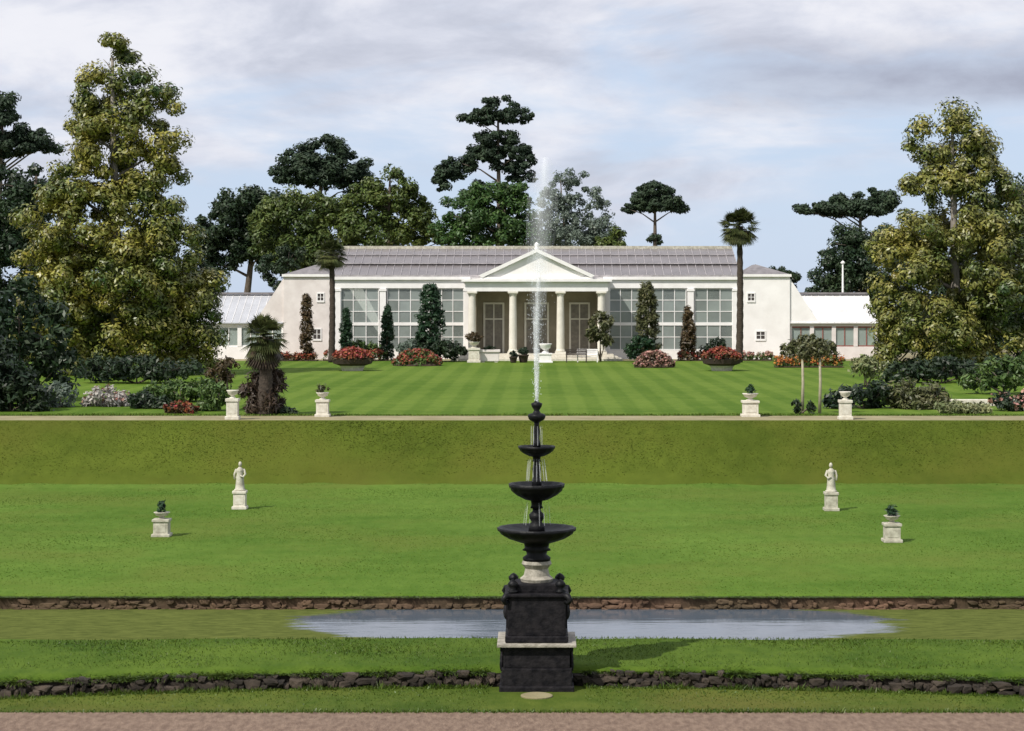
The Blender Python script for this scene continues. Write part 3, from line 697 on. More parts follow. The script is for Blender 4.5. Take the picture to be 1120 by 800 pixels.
# vent pole on the wing
bm = bmesh.new(); tube(bm, [(26.4, 4.75, 5.6), (26.4, 4.75, 8.1)], [0.09, 0.07], 8); lathe(bm, [(0.16, 8.1), (0.2, 8.2), (0.02, 8.35)], 10, 26.4, 4.75); part('vent_pole', bm, 'white')

# ------------------------------------------------------------------ fountain
FY = 38.3
def fz(py): return Z(py, FY)
FT = empty('fountain', (0, FY, -0.38), 'tall black tiered fountain with three bowls on a square carved plinth', 'fountain')
def fp(name, bm, m, smooth=False, parent=FT): 
    o = obj(name, bm, M[m], parent, smooth)
    for v_ in o.data.vertices: v_.co.z += 0.38
    return o
bm = bmesh.new()
box(bm, -0.665, 0.665, -0.665, 0.665, -0.45, 0.06, 0.02); box(bm, -0.71, 0.71, -0.71, 0.71, -0.45, -0.27, 0.03)
box(bm, -0.63, 0.63, -0.63, 0.63, 0.055, 0.465, 0.02)
for ang in range(4):                                   # carved panels: raised frame and scroll relief
    n0 = set(bm.verts)
    box(bm, -0.55, 0.55, -0.695, -0.62, 0.36, 0.42, 0.01); box(bm, -0.55, 0.55, -0.695, -0.65, -0.2, -0.14, 0.01)
    for q in range(5):
        cx = -0.42 + q * 0.21
        r = bmesh.ops.create_icosphere(bm, subdivisions=2, radius=0.085)
        bmesh.ops.scale(bm, vec=(1.0, 0.5, 1.6), verts=r['verts']); bmesh.ops.translate(bm, vec=(cx, -0.665, 0.12 + (0.05 if q % 2 else -0.03)), verts=r['verts'])
    nv = [q for q in bm.verts if q not in n0]
    bmesh.ops.rotate(bm, cent=(0, 0, 0), matrix=Matrix.Rotation(ang * math.pi / 2, 3, 'Z'), verts=nv)
fp('plinth', bm, 'plinthstone')
bm = bmesh.new(); box(bm, -0.75, 0.75, -0.75, 0.75, 0.470, 0.528, 0.015); fp('slab', bm, 'wetstone')
bm = bmesh.new(); box(bm, -0.60, 0.60, -0.60, 0.60, 0.532, 0.66, 0.03); box(bm, -0.55, 0.55, -0.55, 0.55, 0.655, 1.40, 0.02)
for ang in range(4):
    n0 = set(bm.verts)
    box(bm, -0.40, 0.40, -0.585, -0.55, 0.78, 0.82); box(bm, -0.40, 0.40, -0.585, -0.55, 1.26, 1.30); box(bm, -0.40, -0.36, -0.583, -0.55, 0.82, 1.26); box(bm, 0.36, 0.40, -0.583, -0.55, 0.82, 1.26)
    r = bmesh.ops.create_icosphere(bm, subdivisions=2, radius=0.17)
    bmesh.ops.scale(bm, vec=(1.1, 0.45, 1), verts=r['verts']); bmesh.ops.translate(bm, vec=(0, -0.57, 1.04), verts=r['verts'])
    bmesh.ops.rotate(bm, cent=(0, 0, 0), matrix=Matrix.Rotation(ang * math.pi / 2, 3, 'Z'), verts=[q for q in bm.verts if q not in n0])
box(bm, -0.61, 0.61, -0.61, 0.61, 1.395, 1.46, 0.02); box(bm, -0.42, 0.42, -0.42, 0.42, 1.455, 1.62, 0.03)
fp('pedestal', bm, 'plinthstone')
for sx in (-1, 1):
    for sy in (-1, 1):                                 # scrolled consoles with a ball at each corner
        bm = bmesh.new()
        lathe(bm, [(0.09, 1.46), (0.11, 1.5), (0.05, 1.54), (0.09, 1.59), (0.10, 1.64), (0.06, 1.69), (0.01, 1.72)], 12, sx * 0.45, sy * 0.45)
        tube(bm, [(sx * 0.50, sy * 0.50, 1.43), (sx * 0.60, sy * 0.60, 1.41), (sx * 0.635, sy * 0.635, 1.35), (sx * 0.60, sy * 0.60, 1.29), (sx * 0.54, sy * 0.54, 1.31)], [0.07, 0.06, 0.05, 0.045, 0.04], 8)
        fp('corner_scroll', bm, 'iron', True)
bm = bmesh.new(); lathe(bm, [(0.30, 1.622), (0.32, 1.68), (0.25, 1.74), (0.22, 1.87), (0.29, 1.96), (0.27, 2.02)], 24); fp('drum', bm, 'wetstone', False)
def bowl(name, r, z0, zr, neck, petals):
    bm = bmesh.new(); h = zr - z0
    p = [(neck * 1.25, z0), (neck, z0 + h * .12), (neck * 1.1, z0 + h * .3), (r * .45, z0 + h * .36), (r * .74, z0 + h * .53), (r * .92, z0 + h * .70), (r * .95, z0 + h * .80), (r, z0 + h * .84), (r * 1.02, zr), (r * .96, zr), (r * .85, zr - h * .10), (r * .4, zr - h * .25), (neck, zr - h * .28)]
    lathe(bm, p, 48, wob=0.02, flute=petals)
    return fp(name, bm, 'iron', True)
def stem(p):
    bm = bmesh.new(); lathe(bm, p, 20); return fp('stem', bm, 'iron', True)
stem([(0.26, 2.022), (0.27, 2.08), (0.19, 2.14), (0.22, 2.25), (0.24, 2.30)])
bowl('bowl', 0.735, 2.02 + 0.2, fz(577), 0.22, 16)
stem([(0.16, fz(582)), (0.15, fz(574)), (0.10, fz(571)), (0.14, fz(567)), (0.15, fz(563)), (0.08, fz(559)), (0.085, fz(554))])
bowl('bowl', 0.52, fz(556), fz(529), 0.10, 14)
stem([(0.10, fz(534)), (0.09, fz(525)), (0.06, fz(521)), (0.085, fz(513)), (0.05, fz(507)), (0.06, fz(502))])
bowl('bowl', 0.345, fz(505), fz(488), 0.07, 12)
stem([(0.08, fz(491)), (0.07, fz(484)), (0.05, fz(480)), (0.065, fz(472)), (0.045, fz(466)), (0.055, fz(461))])
bm = bmesh.new(); lathe(bm, [(0.06, fz(462)), (0.15, fz(459)), (0.175, fz(455)), (0.15, fz(453)), (0.08, fz(452)), (0.05, fz(449)), (0.095, fz(445)), (0.11, fz(441.5)), (0.05, fz(440)), (0.03, fz(438.5))], 20); fp('nozzle', bm, 'iron', True)

bm = bmesh.new(); lathe(bm, [(0.30, -0.39), (0.30, -0.345), (0.27, -0.335)], 20, 0, -1.15); fp('foot_stone', bm, 'gravelpale')  # low pale disc added before the plinth for a pale mark
# water thrown up by the fountain and running off its bowls
J = empty('water_jet', (0, FY, fz(440)), 'white plume of water shooting up from the top of the black fountain', 'water jet')
hj = fz(178) - fz(440)
bm = bmesh.new()
for q in range(7):
    a = q * 0.9; pts = []; rad = []
    for i in range(12):
        f = i / 11; s_ = 0.012 + 0.03 * f
        pts.append((math.cos(a + f) * s_, math.sin(a + f) * s_, hj * f * (0.22 + 0.06 * q))); rad.append(0.028 + 0.012 * f - 0.025 * max(0, f - .7))
    tube(bm, pts, rad, 6)
obj('core_stream', bm, M['jet'], J, True)
k = 1300
zz = rng.random(k) ** 0.85; sp = 0.025 + 0.20 * zz ** 1.2
cx = rng.normal(0, 1, k) * sp + 0.14 * zz ** 2; cy = rng.normal(0, 1, k) * sp
zz = zz * hj * (1.0)
P = np.stack([cx, cy, zz], 1); sz = rng.uniform(0.0025, 0.0062, k) * (1.15 - 0.5 * P[:, 2] / hj)
OCT = np.array([[1, 0, 0], [0, 1, 0], [-1, 0, 0], [0, -1, 0], [0, 0, 2.2], [0, 0, -2.2]], float)
Vd = (P[:, None, :] + OCT[None] * sz[:, None, None]).reshape(-1, 3)
FC = [(0, 1, 4), (1, 2, 4), (2, 3, 4), (3, 0, 4), (1, 0, 5), (2, 1, 5), (3, 2, 5), (0, 3, 5)]
def drops(name, P, sz, parent):
    Vd = (P[:, None, :] + OCT[None] * sz[:, None, None]).reshape(-1, 3)
    Fd = (np.array(FC)[None] + (np.arange(len(P)) * 6)[:, None, None]).reshape(-1, 3)
    me = bpy.data.meshes.new(name); me.from_pydata(Vd.tolist(), [], Fd.tolist()); me.materials.append(M['drop'])
    o = link(bpy.data.objects.new(name, me), parent); o['kind'] = 'stuff'; return o
drops('spray', P, sz, J)
bm = bmesh.new()
for q, (r_, f0) in enumerate(((0.05, 0), (0.09, .12), (0.15, .25), (0.22, .38), (0.30, .5))):
    pts = []; rad = []
    for i in range(10):
        f = f0 + (1.02 - f0) * i / 9; pts.append((0.16 * f * f, 0.0, hj * f)); rad.append(r_ * (0.35 + 0.65 * min(1, f * 1.3)) * (1 - 0.55 * max(0, f - .85) / .15))
    tube(bm, pts, rad, 16)
obj('mist', bm, M['mist'], J, True)['kind'] = 'stuff'
CW = empty('falling_water', (0, FY, fz(530)), 'thin white water falling down round the slender stem between the black bowls', 'falling water')
bm = bmesh.new()
for (r0, r1, z0, z1, nn) in ((0.13, 0.20, fz(502), fz(526), 16), (0.09, 0.11, fz(466), fz(487), 9), (0.20, 0.26, fz(549), fz(574), 8)):
    for i in range(nn):
        a = 2 * math.pi * (i + rng.uniform(-.3, .3)) / nn; r_ = r0 + rng.uniform(-.02, .03)
        tube(bm, [((r_ + (r1 - r_) * f ** 0.7) * math.cos(a), (r_ + (r1 - r_) * f ** 0.7) * math.sin(a), z0 + (z1 - z0) * f - fz(530)) for f in (0, .3, .6, 1)], [0.007, 0.010, 0.011, 0.009], 5)
obj('water_thread', bm, M['jet'], CW, True)

# ------------------------------------------------------------------ urns, statues, pedestals
def pedestal_bm(w, h):
    bm = bmesh.new()
    box(bm, -w * .62, w * .62, -w * .62, w * .62, 0, h * .16, 0.015); box(bm, -w * .5, w * .5, -w * .5, w * .5, h * .155, h * .86, 0.012)
    box(bm, -w * .58, w * .58, -w * .58, w * .58, h * .855, h, 0.015); box(bm, -w * .36, w * .36, -w * .52, w * .52, h * .28, h * .74, 0.008)
    return bm
def plant_urn(label, loc, w, h, plant, spread, mp='stone', leafmat='bushdark', uh=0.42):
    r = empty('pedestal_urn', loc, label, 'urn', 'urns and pedestals on the lawns')
    obj('pedestal', pedestal_bm(w, h), M[mp], r)
    bm = bmesh.new(); lathe(bm, [(w * .28, h), (w * .30, h + uh * .1), (w * .14, h + uh * .22), (w * .16, h + uh * .32), (w * .42, h + uh * .55), (w * .46, h + uh * .8), (w * .56, h + uh * .97), (w * .54, h + uh), (w * .42, h + uh * .93)], 20)
    obj('urn', bm, M[mp], r, True)
    if plant:
        C, RR = fill([(0, 0, h + uh + plant * .45, spread, spread, plant * .6)], 2.0, 0.10, 0.3)
        obj_ = quad_mesh('plant', leaves(C, RR, 16, 0.085, 0.3, 0.6), M[leafmat], r)
    return r
plant_urn('stone pedestal with dark leafy tuft on the lower lawn, leftmost there', (X(177.5, 59.4), 59.4, 0), 0.44, 0.52, 0.30, 0.17, 'stonegrey', 'cypress', 0.20)
plant_urn('stone pedestal with dark leafy tuft on the lower lawn, rightmost there', (X(976, 58), 58, 0), 0.44, 0.55, 0.30, 0.17, 'stonegrey', 'cypress', 0.22)
plant_urn('bright stone pedestal with olive leafy urn on open lawn at the terrace edge', (X(352, 83), 83.5, UP), 0.5, 0.72, 0.34, 0.26, 'stone', 'olivebush', 0.3)
plant_urn('wider bright stone pedestal with dark leafy urn on open lawn at the terrace edge', (X(822.5, 83), 83.5, UP), 0.62, 0.68, 0.34, 0.26, 'stone', 'cypress', 0.3)
plant_urn('tall pale pedestal with empty urn at the terrace edge beside the shaggy brown palm', (X(255, 81.6), 81.6, UP), 0.46, 0.86, 0, 0, 'stone', 'cypress', 0.34)
plant_urn('tall pale pedestal with empty urn beside the two thin stemmed trees', (X(925, 81.6), 81.6, UP), 0.46, 0.80, 0, 0, 'stone', 'cypress', 0.34)
def statue(label, loc, flip, mp='stone'):
    r = empty('garden_statue', loc, label, 'statue', 'statues on the lower lawn')
    obj('pedestal', pedestal_bm(0.40, 0.62), M[mp], r)
    bm = bmesh.new()
    b0 = 0.62
    lathe(bm, [(0.19, b0), (0.19, b0 + .05), (0.155, b0 + .06), (0.14, b0 + .2), (0.125, b0 + .38), (0.135, b0 + .46), (0.10, b0 + .55), (0.125, b0 + .66), (0.13, b0 + .72), (0.06, b0 + .775), (0.045, b0 + .80)], 20, wob=0.05, flute=9)
    rr = bmesh.ops.create_icosphere(bm, subdivisions=3, radius=0.068); bmesh.ops.scale(bm, vec=(.88, 1, 1.22), verts=rr['verts']); bmesh.ops.translate(bm, vec=(0.01 * flip, -0.01, b0 + .885), verts=rr['verts'])
    rr = bmesh.ops.create_icosphere(bm, subdivisions=2, radius=0.05); bmesh.ops.translate(bm, vec=(0, 0.05, b0 + .93), verts=rr['verts'])
    tube(bm, [(flip * .12, 0, b0 + .72), (flip * .19, -.03, b0 + .56), (flip * .12, -.13, b0 + .47), (flip * .02, -.15, b0 + .52)], [.045, .038, .032, .028], 8)
    tube(bm, [(-flip * .12, 0, b0 + .72), (-flip * .185, 0, b0 + .55), (-flip * .17, -.04, b0 + .38)], [.045, .037, .028], 8)
    obj('figure', bm, M['stonegrey'], r, True)
    return r
statue('pale stone draped figure on a white pedestal, lower lawn, left of the fountain', (X(262, 67), 67.2, 0), 1, 'stone')
statue('pale stone draped figure on a greyish pedestal, lower lawn, right of the fountain', (X(910.5, 66.5), 66.7, 0), -1, 'stonegrey')

# ------------------------------------------------------------------ the two great evergreens
tree('magnolia_tree', 'tall spire shaped evergreen with golden green leaves, its tip highest of all', 'tree', 128, 131, UP,
     [(125, 60, 26, 20, 0), (104, 84, 18, 12, 0), (146, 82, 16, 12, 0), (103, 112, 30, 24, 0.3), (130, 112, 34, 34, 0), (168, 120, 36, 28, 0.2), (88, 142, 22, 22, 0), (125, 155, 58, 36, 0), (180, 170, 24, 26, -0.3), (118, 200, 62, 36, 0), (165, 205, 44, 36, 0), (75, 215, 40, 34, 0),
      (78, 250, 64, 48, -.6), (160, 252, 62, 48, -.8), (50, 300, 40, 50, -.2), (80, 315, 60, 56, -.4), (125, 305, 90, 60, -1.2), (188, 315, 52, 54, -.3), (215, 325, 28, 40, 0), (70, 365, 56, 36, -.8), (150, 352, 74, 36, -1.0), (206, 366, 38, 40, 0), (200, 396, 42, 14, 0), (100, 392, 60, 16, 0)],
     'magnolia', 'barkgrey', leaf=0.25, per=100, crad=0.98, dens=2.6, out=1.6, jit=0.34, tr=0.50, top=62, aspect=0.42, nl=18, shell=0.35, flat=0.8)
tree('magnolia_tree', 'broad cone shaped evergreen with olive leaves, in front of the white glass wing', 'tree', 1044, 131, UP,
     [(1043, 126, 18, 14, 0), (1020, 155, 26, 24, 0), (1052, 155, 34, 28, 0), (1080, 166, 13, 14, 0), (1006, 196, 22, 26, 0.2), (1030, 200, 36, 30, 0.2), (1062, 200, 44, 32, 0), (1096, 208, 20, 26, 0), (1040, 248, 74, 38, -.4), (1092, 256, 44, 40, 0),
      (986, 285, 44, 46, -.3), (1052, 305, 80, 56, -1.2), (1106, 315, 48, 54, 0), (974, 340, 34, 46, 0), (1030, 358, 72, 46, -1.0), (1092, 368, 52, 40, -.3), (995, 388, 48, 24, 0), (1050, 395, 60, 14, 0)],
     'magnolia2', 'barkgrey', leaf=0.25, per=100, crad=0.98, dens=2.6, out=1.6, jit=0.34, tr=0.45, top=132, aspect=0.42, nl=18, shell=0.35, flat=0.8)

# ------------------------------------------------------------------ trees behind the conservatory
BG = 'trees behind the conservatory'
tree('pine_tree', 'dark dome headed pine rising over the broadleaf trees, left of the jet', 'tree', 352, 215, UP,
     [(352, 168, 32, 20, 0), (328, 182, 30, 18, 0), (378, 185, 34, 20, 0), (350, 192, 46, 16, 0), (310, 192, 14, 10, 0), (395, 200, 18, 18, 0)], 'pine', leaf=0.34, per=64, crad=0.85, dens=2.4, tr=0.55, top=178, group=BG, flat=0.7)
tree('broadleaf_tree', 'dark green rounded tree beside the spire evergreen, tallest near the wing roof gap', 'tree', 262, 205, UP,
     [(265, 225, 34, 18, 0), (248, 252, 36, 26, 0), (290, 240, 34, 34, 0), (226, 262, 20, 16, 0), (275, 262, 44, 22, 0), (300, 276, 30, 18, 0), (236, 285, 14, 22, 0), (262, 274, 30, 12, 0), (250, 235, 22, 22, 0), (225, 275, 18, 14, 0), (285, 222, 24, 18, 0), (250, 283, 14, 16, 0)], 'oakdark', leaf=0.36, per=64, crad=1.0, dens=2.2, tr=0.5, group=BG)
tree('broadleaf_tree', 'wide mid green tree directly below the dark dome headed pine', 'tree', 335, 200, UP,
     [(335, 232, 50, 28, 0), (305, 255, 42, 32, 0), (365, 250, 44, 36, 0), (330, 275, 50, 22, -.5), (350, 285, 40, 14, -.5)], 'oak', leaf=0.36, per=64, crad=1.0, dens=2.2, tr=0.5, group=BG)
tree('broadleaf_tree', 'olive green tree with lopsided rounded top over the left glass roof', 'tree', 420, 200, UP,
     [(428, 208, 30, 26, 0), (400, 228, 34, 28, 0), (442, 232, 28, 36, 0), (410, 258, 44, 24, 0), (455, 252, 26, 28, 0), (470, 262, 18, 16, 0), (390, 215, 24, 18, 0)], 'oak', leaf=0.36, per=64, crad=1.0, dens=2.2, tr=0.5, group=BG)
tree('pine_tree', 'tallest pine with two stacked dark tiers and a bare reddish trunk between', 'tree', 547, 205, UP,
     [(546, 118, 26, 14, 0), (530, 128, 22, 9, 0), (566, 127, 22, 10, 0), (512, 131, 10, 5, 0), (545, 152, 26, 12, 0), (560, 172, 30, 18, 0), (532, 165, 22, 16, 0), (572, 188, 18, 16, 0), (512, 178, 16, 10, .3), (495, 185, 18, 14, .5), (484, 198, 12, 12, .3), (520, 208, 16, 10, 0)],
     'pine', 'bark', leaf=0.30, per=60, crad=0.62, dens=2.3, tr=0.5, top=122, group=BG, flat=0.65)
tree('broadleaf_tree', 'lush green bushy tree at the foot of the tallest pine', 'tree', 540, 195, UP,
     [(545, 222, 28, 26, 0), (510, 230, 30, 26, 0), (565, 235, 22, 32, 0), (535, 252, 44, 22, -.5), (495, 258, 26, 18, 0), (580, 256, 24, 20, 0), (556, 212, 20, 16, 0), (520, 215, 18, 14, 0)], 'lush', leaf=0.32, per=60, crad=0.85, dens=2.3, tr=0.4, group=BG)
tree('broadleaf_tree', 'airy grey green tree with thin crown just right of the jet', 'tree', 628, 200, UP,
     [(614, 205, 18, 24, 0), (640, 225, 22, 26, 0), (612, 240, 24, 26, 0), (655, 248, 20, 20, 0), (636, 200, 8, 12, 0), (660, 222, 8, 8, 0), (625, 262, 44, 13, 0), (600, 225, 14, 20, 0), (600, 250, 20, 18, 0), (640, 255, 30, 16, 0), (660, 258, 22, 14, 0)], 'greygreen', leaf=0.26, per=40, crad=0.7, dens=1.8, tr=0.25, group=BG)
tree('broadleaf_tree', 'small round green tree showing over the roof beside the airy grey green one', 'tree', 676, 195, UP,
     [(678, 262, 13, 14, 0), (664, 268, 14, 12, 0)], 'oak', leaf=0.3, per=50, crad=0.6, dens=2.2, tr=0.25, group=BG)
tree('umbrella_pine', 'lone umbrella pine with flat based dark dome on a bare straight trunk', 'tree', 717, 200, UP,
     [(717, 211, 24, 13, 0), (701, 221, 18, 10, 0), (734, 221, 18, 10, 0), (717, 224, 30, 7, 0), (689, 229, 8, 4, 0), (746, 229, 8, 4, 0), (717, 262, 6, 8, 0)], 'pine', 'bark', leaf=0.26, per=60, crad=0.5, dens=2.5, tr=0.5, top=218, group=BG, nl=8, flat=0.7, curve=0.05)
tree('cedar_tree', 'spreading flat topped dark cedar reaching out beside the broad olive evergreen', 'tree', 942, 190, UP,
     [(942, 220, 38, 14, 0), (905, 229, 24, 9, 0), (968, 224, 20, 14, 0), (880, 230, 12, 6, 0), (930, 230, 44, 7, 0)], 'pine', leaf=0.30, per=64, crad=0.65, dens=2.4, tr=0.5, top=222, group=BG, flat=0.6, nl=8)
tree('conifer_tree', 'dark green drooping conifer below the flat topped cedar, behind the white wing roof', 'tree', 935, 185, UP,
     [(955, 264, 34, 18, 0), (922, 276, 28, 28, 0), (955, 285, 46, 40, 0), (910, 300, 22, 24, 0), (935, 312, 46, 28, 0), (905, 320, 22, 18, 0), (975, 268, 24, 24, 0)], 'oakdark', leaf=0.30, per=60, crad=0.8, dens=2.3, tr=0.4, group=BG)
tree('shrub_tree', 'small dusky shrub peeping over the right end block roof', 'tree', 858, 190, UP,
     [(852, 300, 16, 9, 0), (868, 304, 10, 8, 0), (858, 320, 16, 14, 0)], 'oakdark', leaf=0.26, per=50, crad=0.55, dens=2.0, tr=0.16, group=BG)
tree('pine_tree', 'dark flat tiered pine at the left picture edge behind the spire evergreen', 'tree', -8, 175, UP,
     [(5, 118, 22, 16, 0), (-10, 140, 40, 20, 0), (38, 155, 26, 13, 0), (10, 160, 40, 12, 0), (58, 158, 10, 8, 0), (-30, 170, 40, 20, 0)], 'pine', leaf=0.32, per=64, crad=0.75, dens=2.4, tr=0.5, top=125, group=BG, flat=0.65)
tree('broadleaf_tree', 'large dark evergreen filling the left edge behind the spire evergreen', 'tree', 22, 150, UP,
     [(42, 200, 24, 20, 0), (5, 205, 30, 24, 0), (-5, 250, 36, 36, 0), (20, 262, 30, 30, 0), (15, 225, 36, 34, 0), (40, 260, 40, 40, 0), (0, 290, 46, 46, 0), (60, 320, 40, 46, 0), (10, 350, 50, 46, 0), (80, 370, 46, 34, 0)], 'oakdark', leaf=0.32, per=60, crad=0.95, dens=2.3, tr=0.5)
tree('broadleaf_tree', 'dark evergreen at the right picture edge behind the broad olive evergreen', 'tree', 1125, 152, UP,
     [(1118, 262, 36, 30, 0), (1110, 300, 34, 34, 0), (1140, 300, 44, 46, 0), (1120, 220, 24, 26, 0), (1108, 345, 34, 46, 0), (1150, 370, 50, 40, 0)], 'oakdark', leaf=0.32, per=60, crad=0.95, dens=2.3, tr=0.5)
tree('broadleaf_tree', 'dark tree filling the gap behind the grey glass wing on the left', 'tree', 215, 190, UP,
     [(215, 300, 26, 26, 0), (190, 320, 40, 40, 0), (235, 322, 16, 16, 0)], 'oakdark', leaf=0.32, per=60, crad=0.9, dens=2.2, tr=0.4)
# shrubs that rise behind the left end block
tree('shrub_tree', 'dark shrub between the grey wing roof and the left end block', 'tree', 298, 186, UP,
     [(300, 292, 22, 16, 0), (318, 282, 16, 14, 0), (306, 312, 18, 18, 0)], 'oakdark', leaf=0.26, per=50, crad=0.55, dens=2.0, tr=0.16)
# more of the woodland either side, out to the edges
far_i = 0
for px_, Y_, h_ in ((-95, 200, 240), (-170, 170, 215), (1190, 205, 262), (1250, 180, 232)):
    far_i += 1
    tree('broadleaf_tree', ['dark tree beyond the left edge of the view', 'outermost dark tree beyond the left edge', 'dark tree beyond the right edge of the view', 'outermost dark tree beyond the right edge'][far_i - 1], 'tree', px_, Y_, UP,
         [(px_, h_ + 25, 40, 28, 0), (px_ - 30, h_ + 65, 44, 40, 0), (px_ + 30, h_ + 70, 44, 40, 0), (px_, h_ + 105, 60, 36, 0)], 'oakdark', leaf=0.5, per=20, crad=1.4, dens=1.6, tr=0.5)

# ------------------------------------------------------------------ palms by the ends of the facade
def palm(label, px, Y, top_py, crown_r, trunk_r, dead=True, group='slender palms before the facade', nf=80, bz=UP, mt='palm', droop=1.0, name='palm_tree', sag=1.0):
    base = (X(px, Y), Y, bz); r = empty(name, base, label, 'palm', group)
    h = Z(top_py, Y) - bz; zc = h - crown_r * 0.75
    bm = bmesh.new(); nseg = 26; pts = []; rad = []
    for i in range(nseg + 1):
        f = i / nseg; pts.append((math.sin(f * 3) * 0.08, 0, zc * f)); rad.append(trunk_r * (1.15 - .35 * f + .16 * (i % 2)) * (1 + .5 * max(0, f - .85) / .15))
    tube(bm, pts, rad, 10); obj('trunk', bm, M['palmbark'], r, True)
    def fronds(n_, el0, el1, length, m_, name_):
        Q = []
        for i in range(n_):
            a = rng.uniform(0, 2 * math.pi); e = rng.uniform(el0, el1); ln = length * rng.uniform(.75, 1.05)
            d = np.array([math.cos(a) * math.cos(e), math.sin(a) * math.cos(e), math.sin(e)])
            side = np.array([-math.sin(a), math.cos(a), 0]); upv = np.cross(d, side) * -1
            c0 = np.array([0, 0, zc]); hub = c0 + d * ln * 0.48 - np.array([0, 0, 0.04 * ln])
            Q.append(np.stack([c0 - side * .02, c0 + side * .02, hub + side * .012, hub - side * .012]))
            for b_ in np.linspace(-1.15, 1.15, 13):
                dv = d * math.cos(b_) + side * math.sin(b_); tip = hub + dv * ln * .55 - np.array([0, 0, .16 * ln * droop * (0.4 + abs(b_))])
                mid = hub + dv * ln * .3
                w = np.cross(dv, upv); w = w / max(np.linalg.norm(w), 1e-6) * ln * .035
                Q.append(np.stack([hub, mid - w, tip, mid + w]))
        return quad_mesh(name_, np.array(Q), M[m_], r)
    fronds(nf, -0.95, 1.45, crown_r, mt, 'crown')
    if dead: fronds(int(nf * .6), -1.5, -0.75, crown_r * .9 * sag, 'deadpalm', 'dead_fronds')
    return r
palm('tall slim palm with shaggy head standing before the right end pilaster', 809, 158, 229, 1.8, 0.24, sag=0.9, nf=110)
palm('tall slim palm with dusky head standing before the left end pilaster', 363, 158, 262, 1.55, 0.22, sag=0.7)
# shaggy palm on the terrace edge
palm('short stout palm wrapped in shaggy dead brown fronds by the terrace edge', 289, 84.5, 346, 1.15, 0.27, True, None, 80, UP, 'palm', 1.0, 'palm_tree', 1.3)
shrub('yucca_shrub', 'dark brown shaggy shrub at the foot of the stout palm', 'shrub', 290, 85, UP, [(278, 434, 15, 24), (301, 430, 13, 28), (290, 410, 18, 22), (290, 438, 16, 18, -.4)], 'deadpalm', leaf=0.20, per=40, crad=0.26, aspect=0.16)
# two slender standards at the right
for q, (px, py) in enumerate(((878, 385), (897, 383))):
    Y_ = 85.5; base = (X(px, Y_), Y_, UP)
    r = empty('slender_tree', base, ['pale thin stemmed tree with small olive head, first of a close pair', 'pale thin stemmed tree with small olive head, the one nearer the tall pedestal'][q], 'tree', 'pair of thin stemmed trees')
    bm = bmesh.new(); hz = Z(py, Y_) - UP
    tube(bm, [(0, 0, 0), (0.03, 0, hz * .5), (0, 0, hz)], [0.075, 0.06, 0.045], 8); obj('trunk', bm, M['palebark'], r, True)
    C, RR = fill([(0, 0, hz, 0.55, 0.5, 0.36), (0.2 * (1 - 2 * q), 0, hz + .2, .35, .35, .22)], 2.2, 0.18, 0.3)
    quad_mesh('crown', leaves(C, RR, 18, 0.12, 0.3, 0.3), M['olivebush'], r)

# ------------------------------------------------------------------ topiary and shrubs before the facade
def conifer(label, px, Y, top_py, half_w, m_, base_py=393, prof=1.0, name='cypress_tree', group='cypresses and shrubs before the facade', leaf=0.17, cat='cypress'):
    base = (X(px, Y), Y, UP); r = empty(name, base, label, cat, group); h = Z(top_py, Y) - UP; w = half_w * Y / F
    bm = bmesh.new(); tube(bm, [(0, 0, -0.02), (0, 0, h * .5), (0, 0, h * .92)], [0.13, 0.08, 0.02], 8); obj('trunk', bm, M['bark'], r, True)
    k_ = int(40 + 34 * h * w); f = rng.random(k_) ** 0.8
    rad = w * np.clip(1.12 * (1 - f) ** (0.55 * prof) * (0.55 + 0.45 * np.minimum(f * 5, 1)), 0.05, None)
    a = rng.uniform(0, 2 * math.pi, k_); rr = rad * rng.uniform(.55, .98, k_)
    rr = rr * (1 + 0.22 * np.sin(3 * a + 5 * f) * rng.random(k_)) ; C = np.stack([rr * np.cos(a), rr * np.sin(a), 0.15 + f * (h - .25)], 1)
    quad_mesh('crown', leaves(C, np.full(k_, 0.26), 24, leaf, 0.3, 0.7), M[m_], r)
    return r
conifer('large dark green cypress before the left glazing, nearest the portico', 471, 160, 311, 16, 'cypress', prof=0.55)
conifer('small dark cypress between two left windows', 424, 163, 334, 8, 'cypress')
conifer('small dark cypress close beside the left end pilaster', 379, 163, 338, 7, 'cypress')
conifer('rusty brown columnar conifer before the left end block', 336, 162, 322, 6, 'rust', prof=0.4)
conifer('tall olive green cypress before the right glazing', 708, 160, 309, 13, 'olivebush', prof=0.5)
conifer('short rusty conifer before the second window right of the olive cypress', 753, 162, 335, 8, 'rust')
shrub('round_shrub', 'round headed olive shrub on a short stem at the right of the portico', 'shrub', 657, 160, UP, [(657, 355, 15, 15), (650, 366, 9, 10), (664, 368, 9, 9)], 'olivebush', leaf=0.18, per=30, crad=0.35)
shrub('round_shrub', 'low dark green shrub under the right end window', 'shrub', 785, 163, UP, [(785, 378, 11, 9), (774, 383, 8, 6)], 'bushdark', leaf=0.17, per=26, crad=0.32)
shrub('round_shrub', 'spreading green shrub at the foot of the large dark cypress', 'shrub', 478, 160, UP, [(480, 382, 26, 10), (462, 378, 10, 12), (495, 384, 18, 8)], 'bushdark', leaf=0.17, per=26, crad=0.35)
shrub('round_shrub', 'low green shrub below the first left window', 'shrub', 398, 164, UP, [(392, 380, 14, 8), (410, 382, 10, 7)], 'bushgreen', leaf=0.16, per=24, crad=0.3)
shrub('round_shrub', 'blue green shrub at the foot of the tall olive cypress', 'shrub', 703, 159, UP, [(702, 378, 16, 12), (692, 384, 9, 8)], 'cypress', leaf=0.16, per=26, crad=0.3)
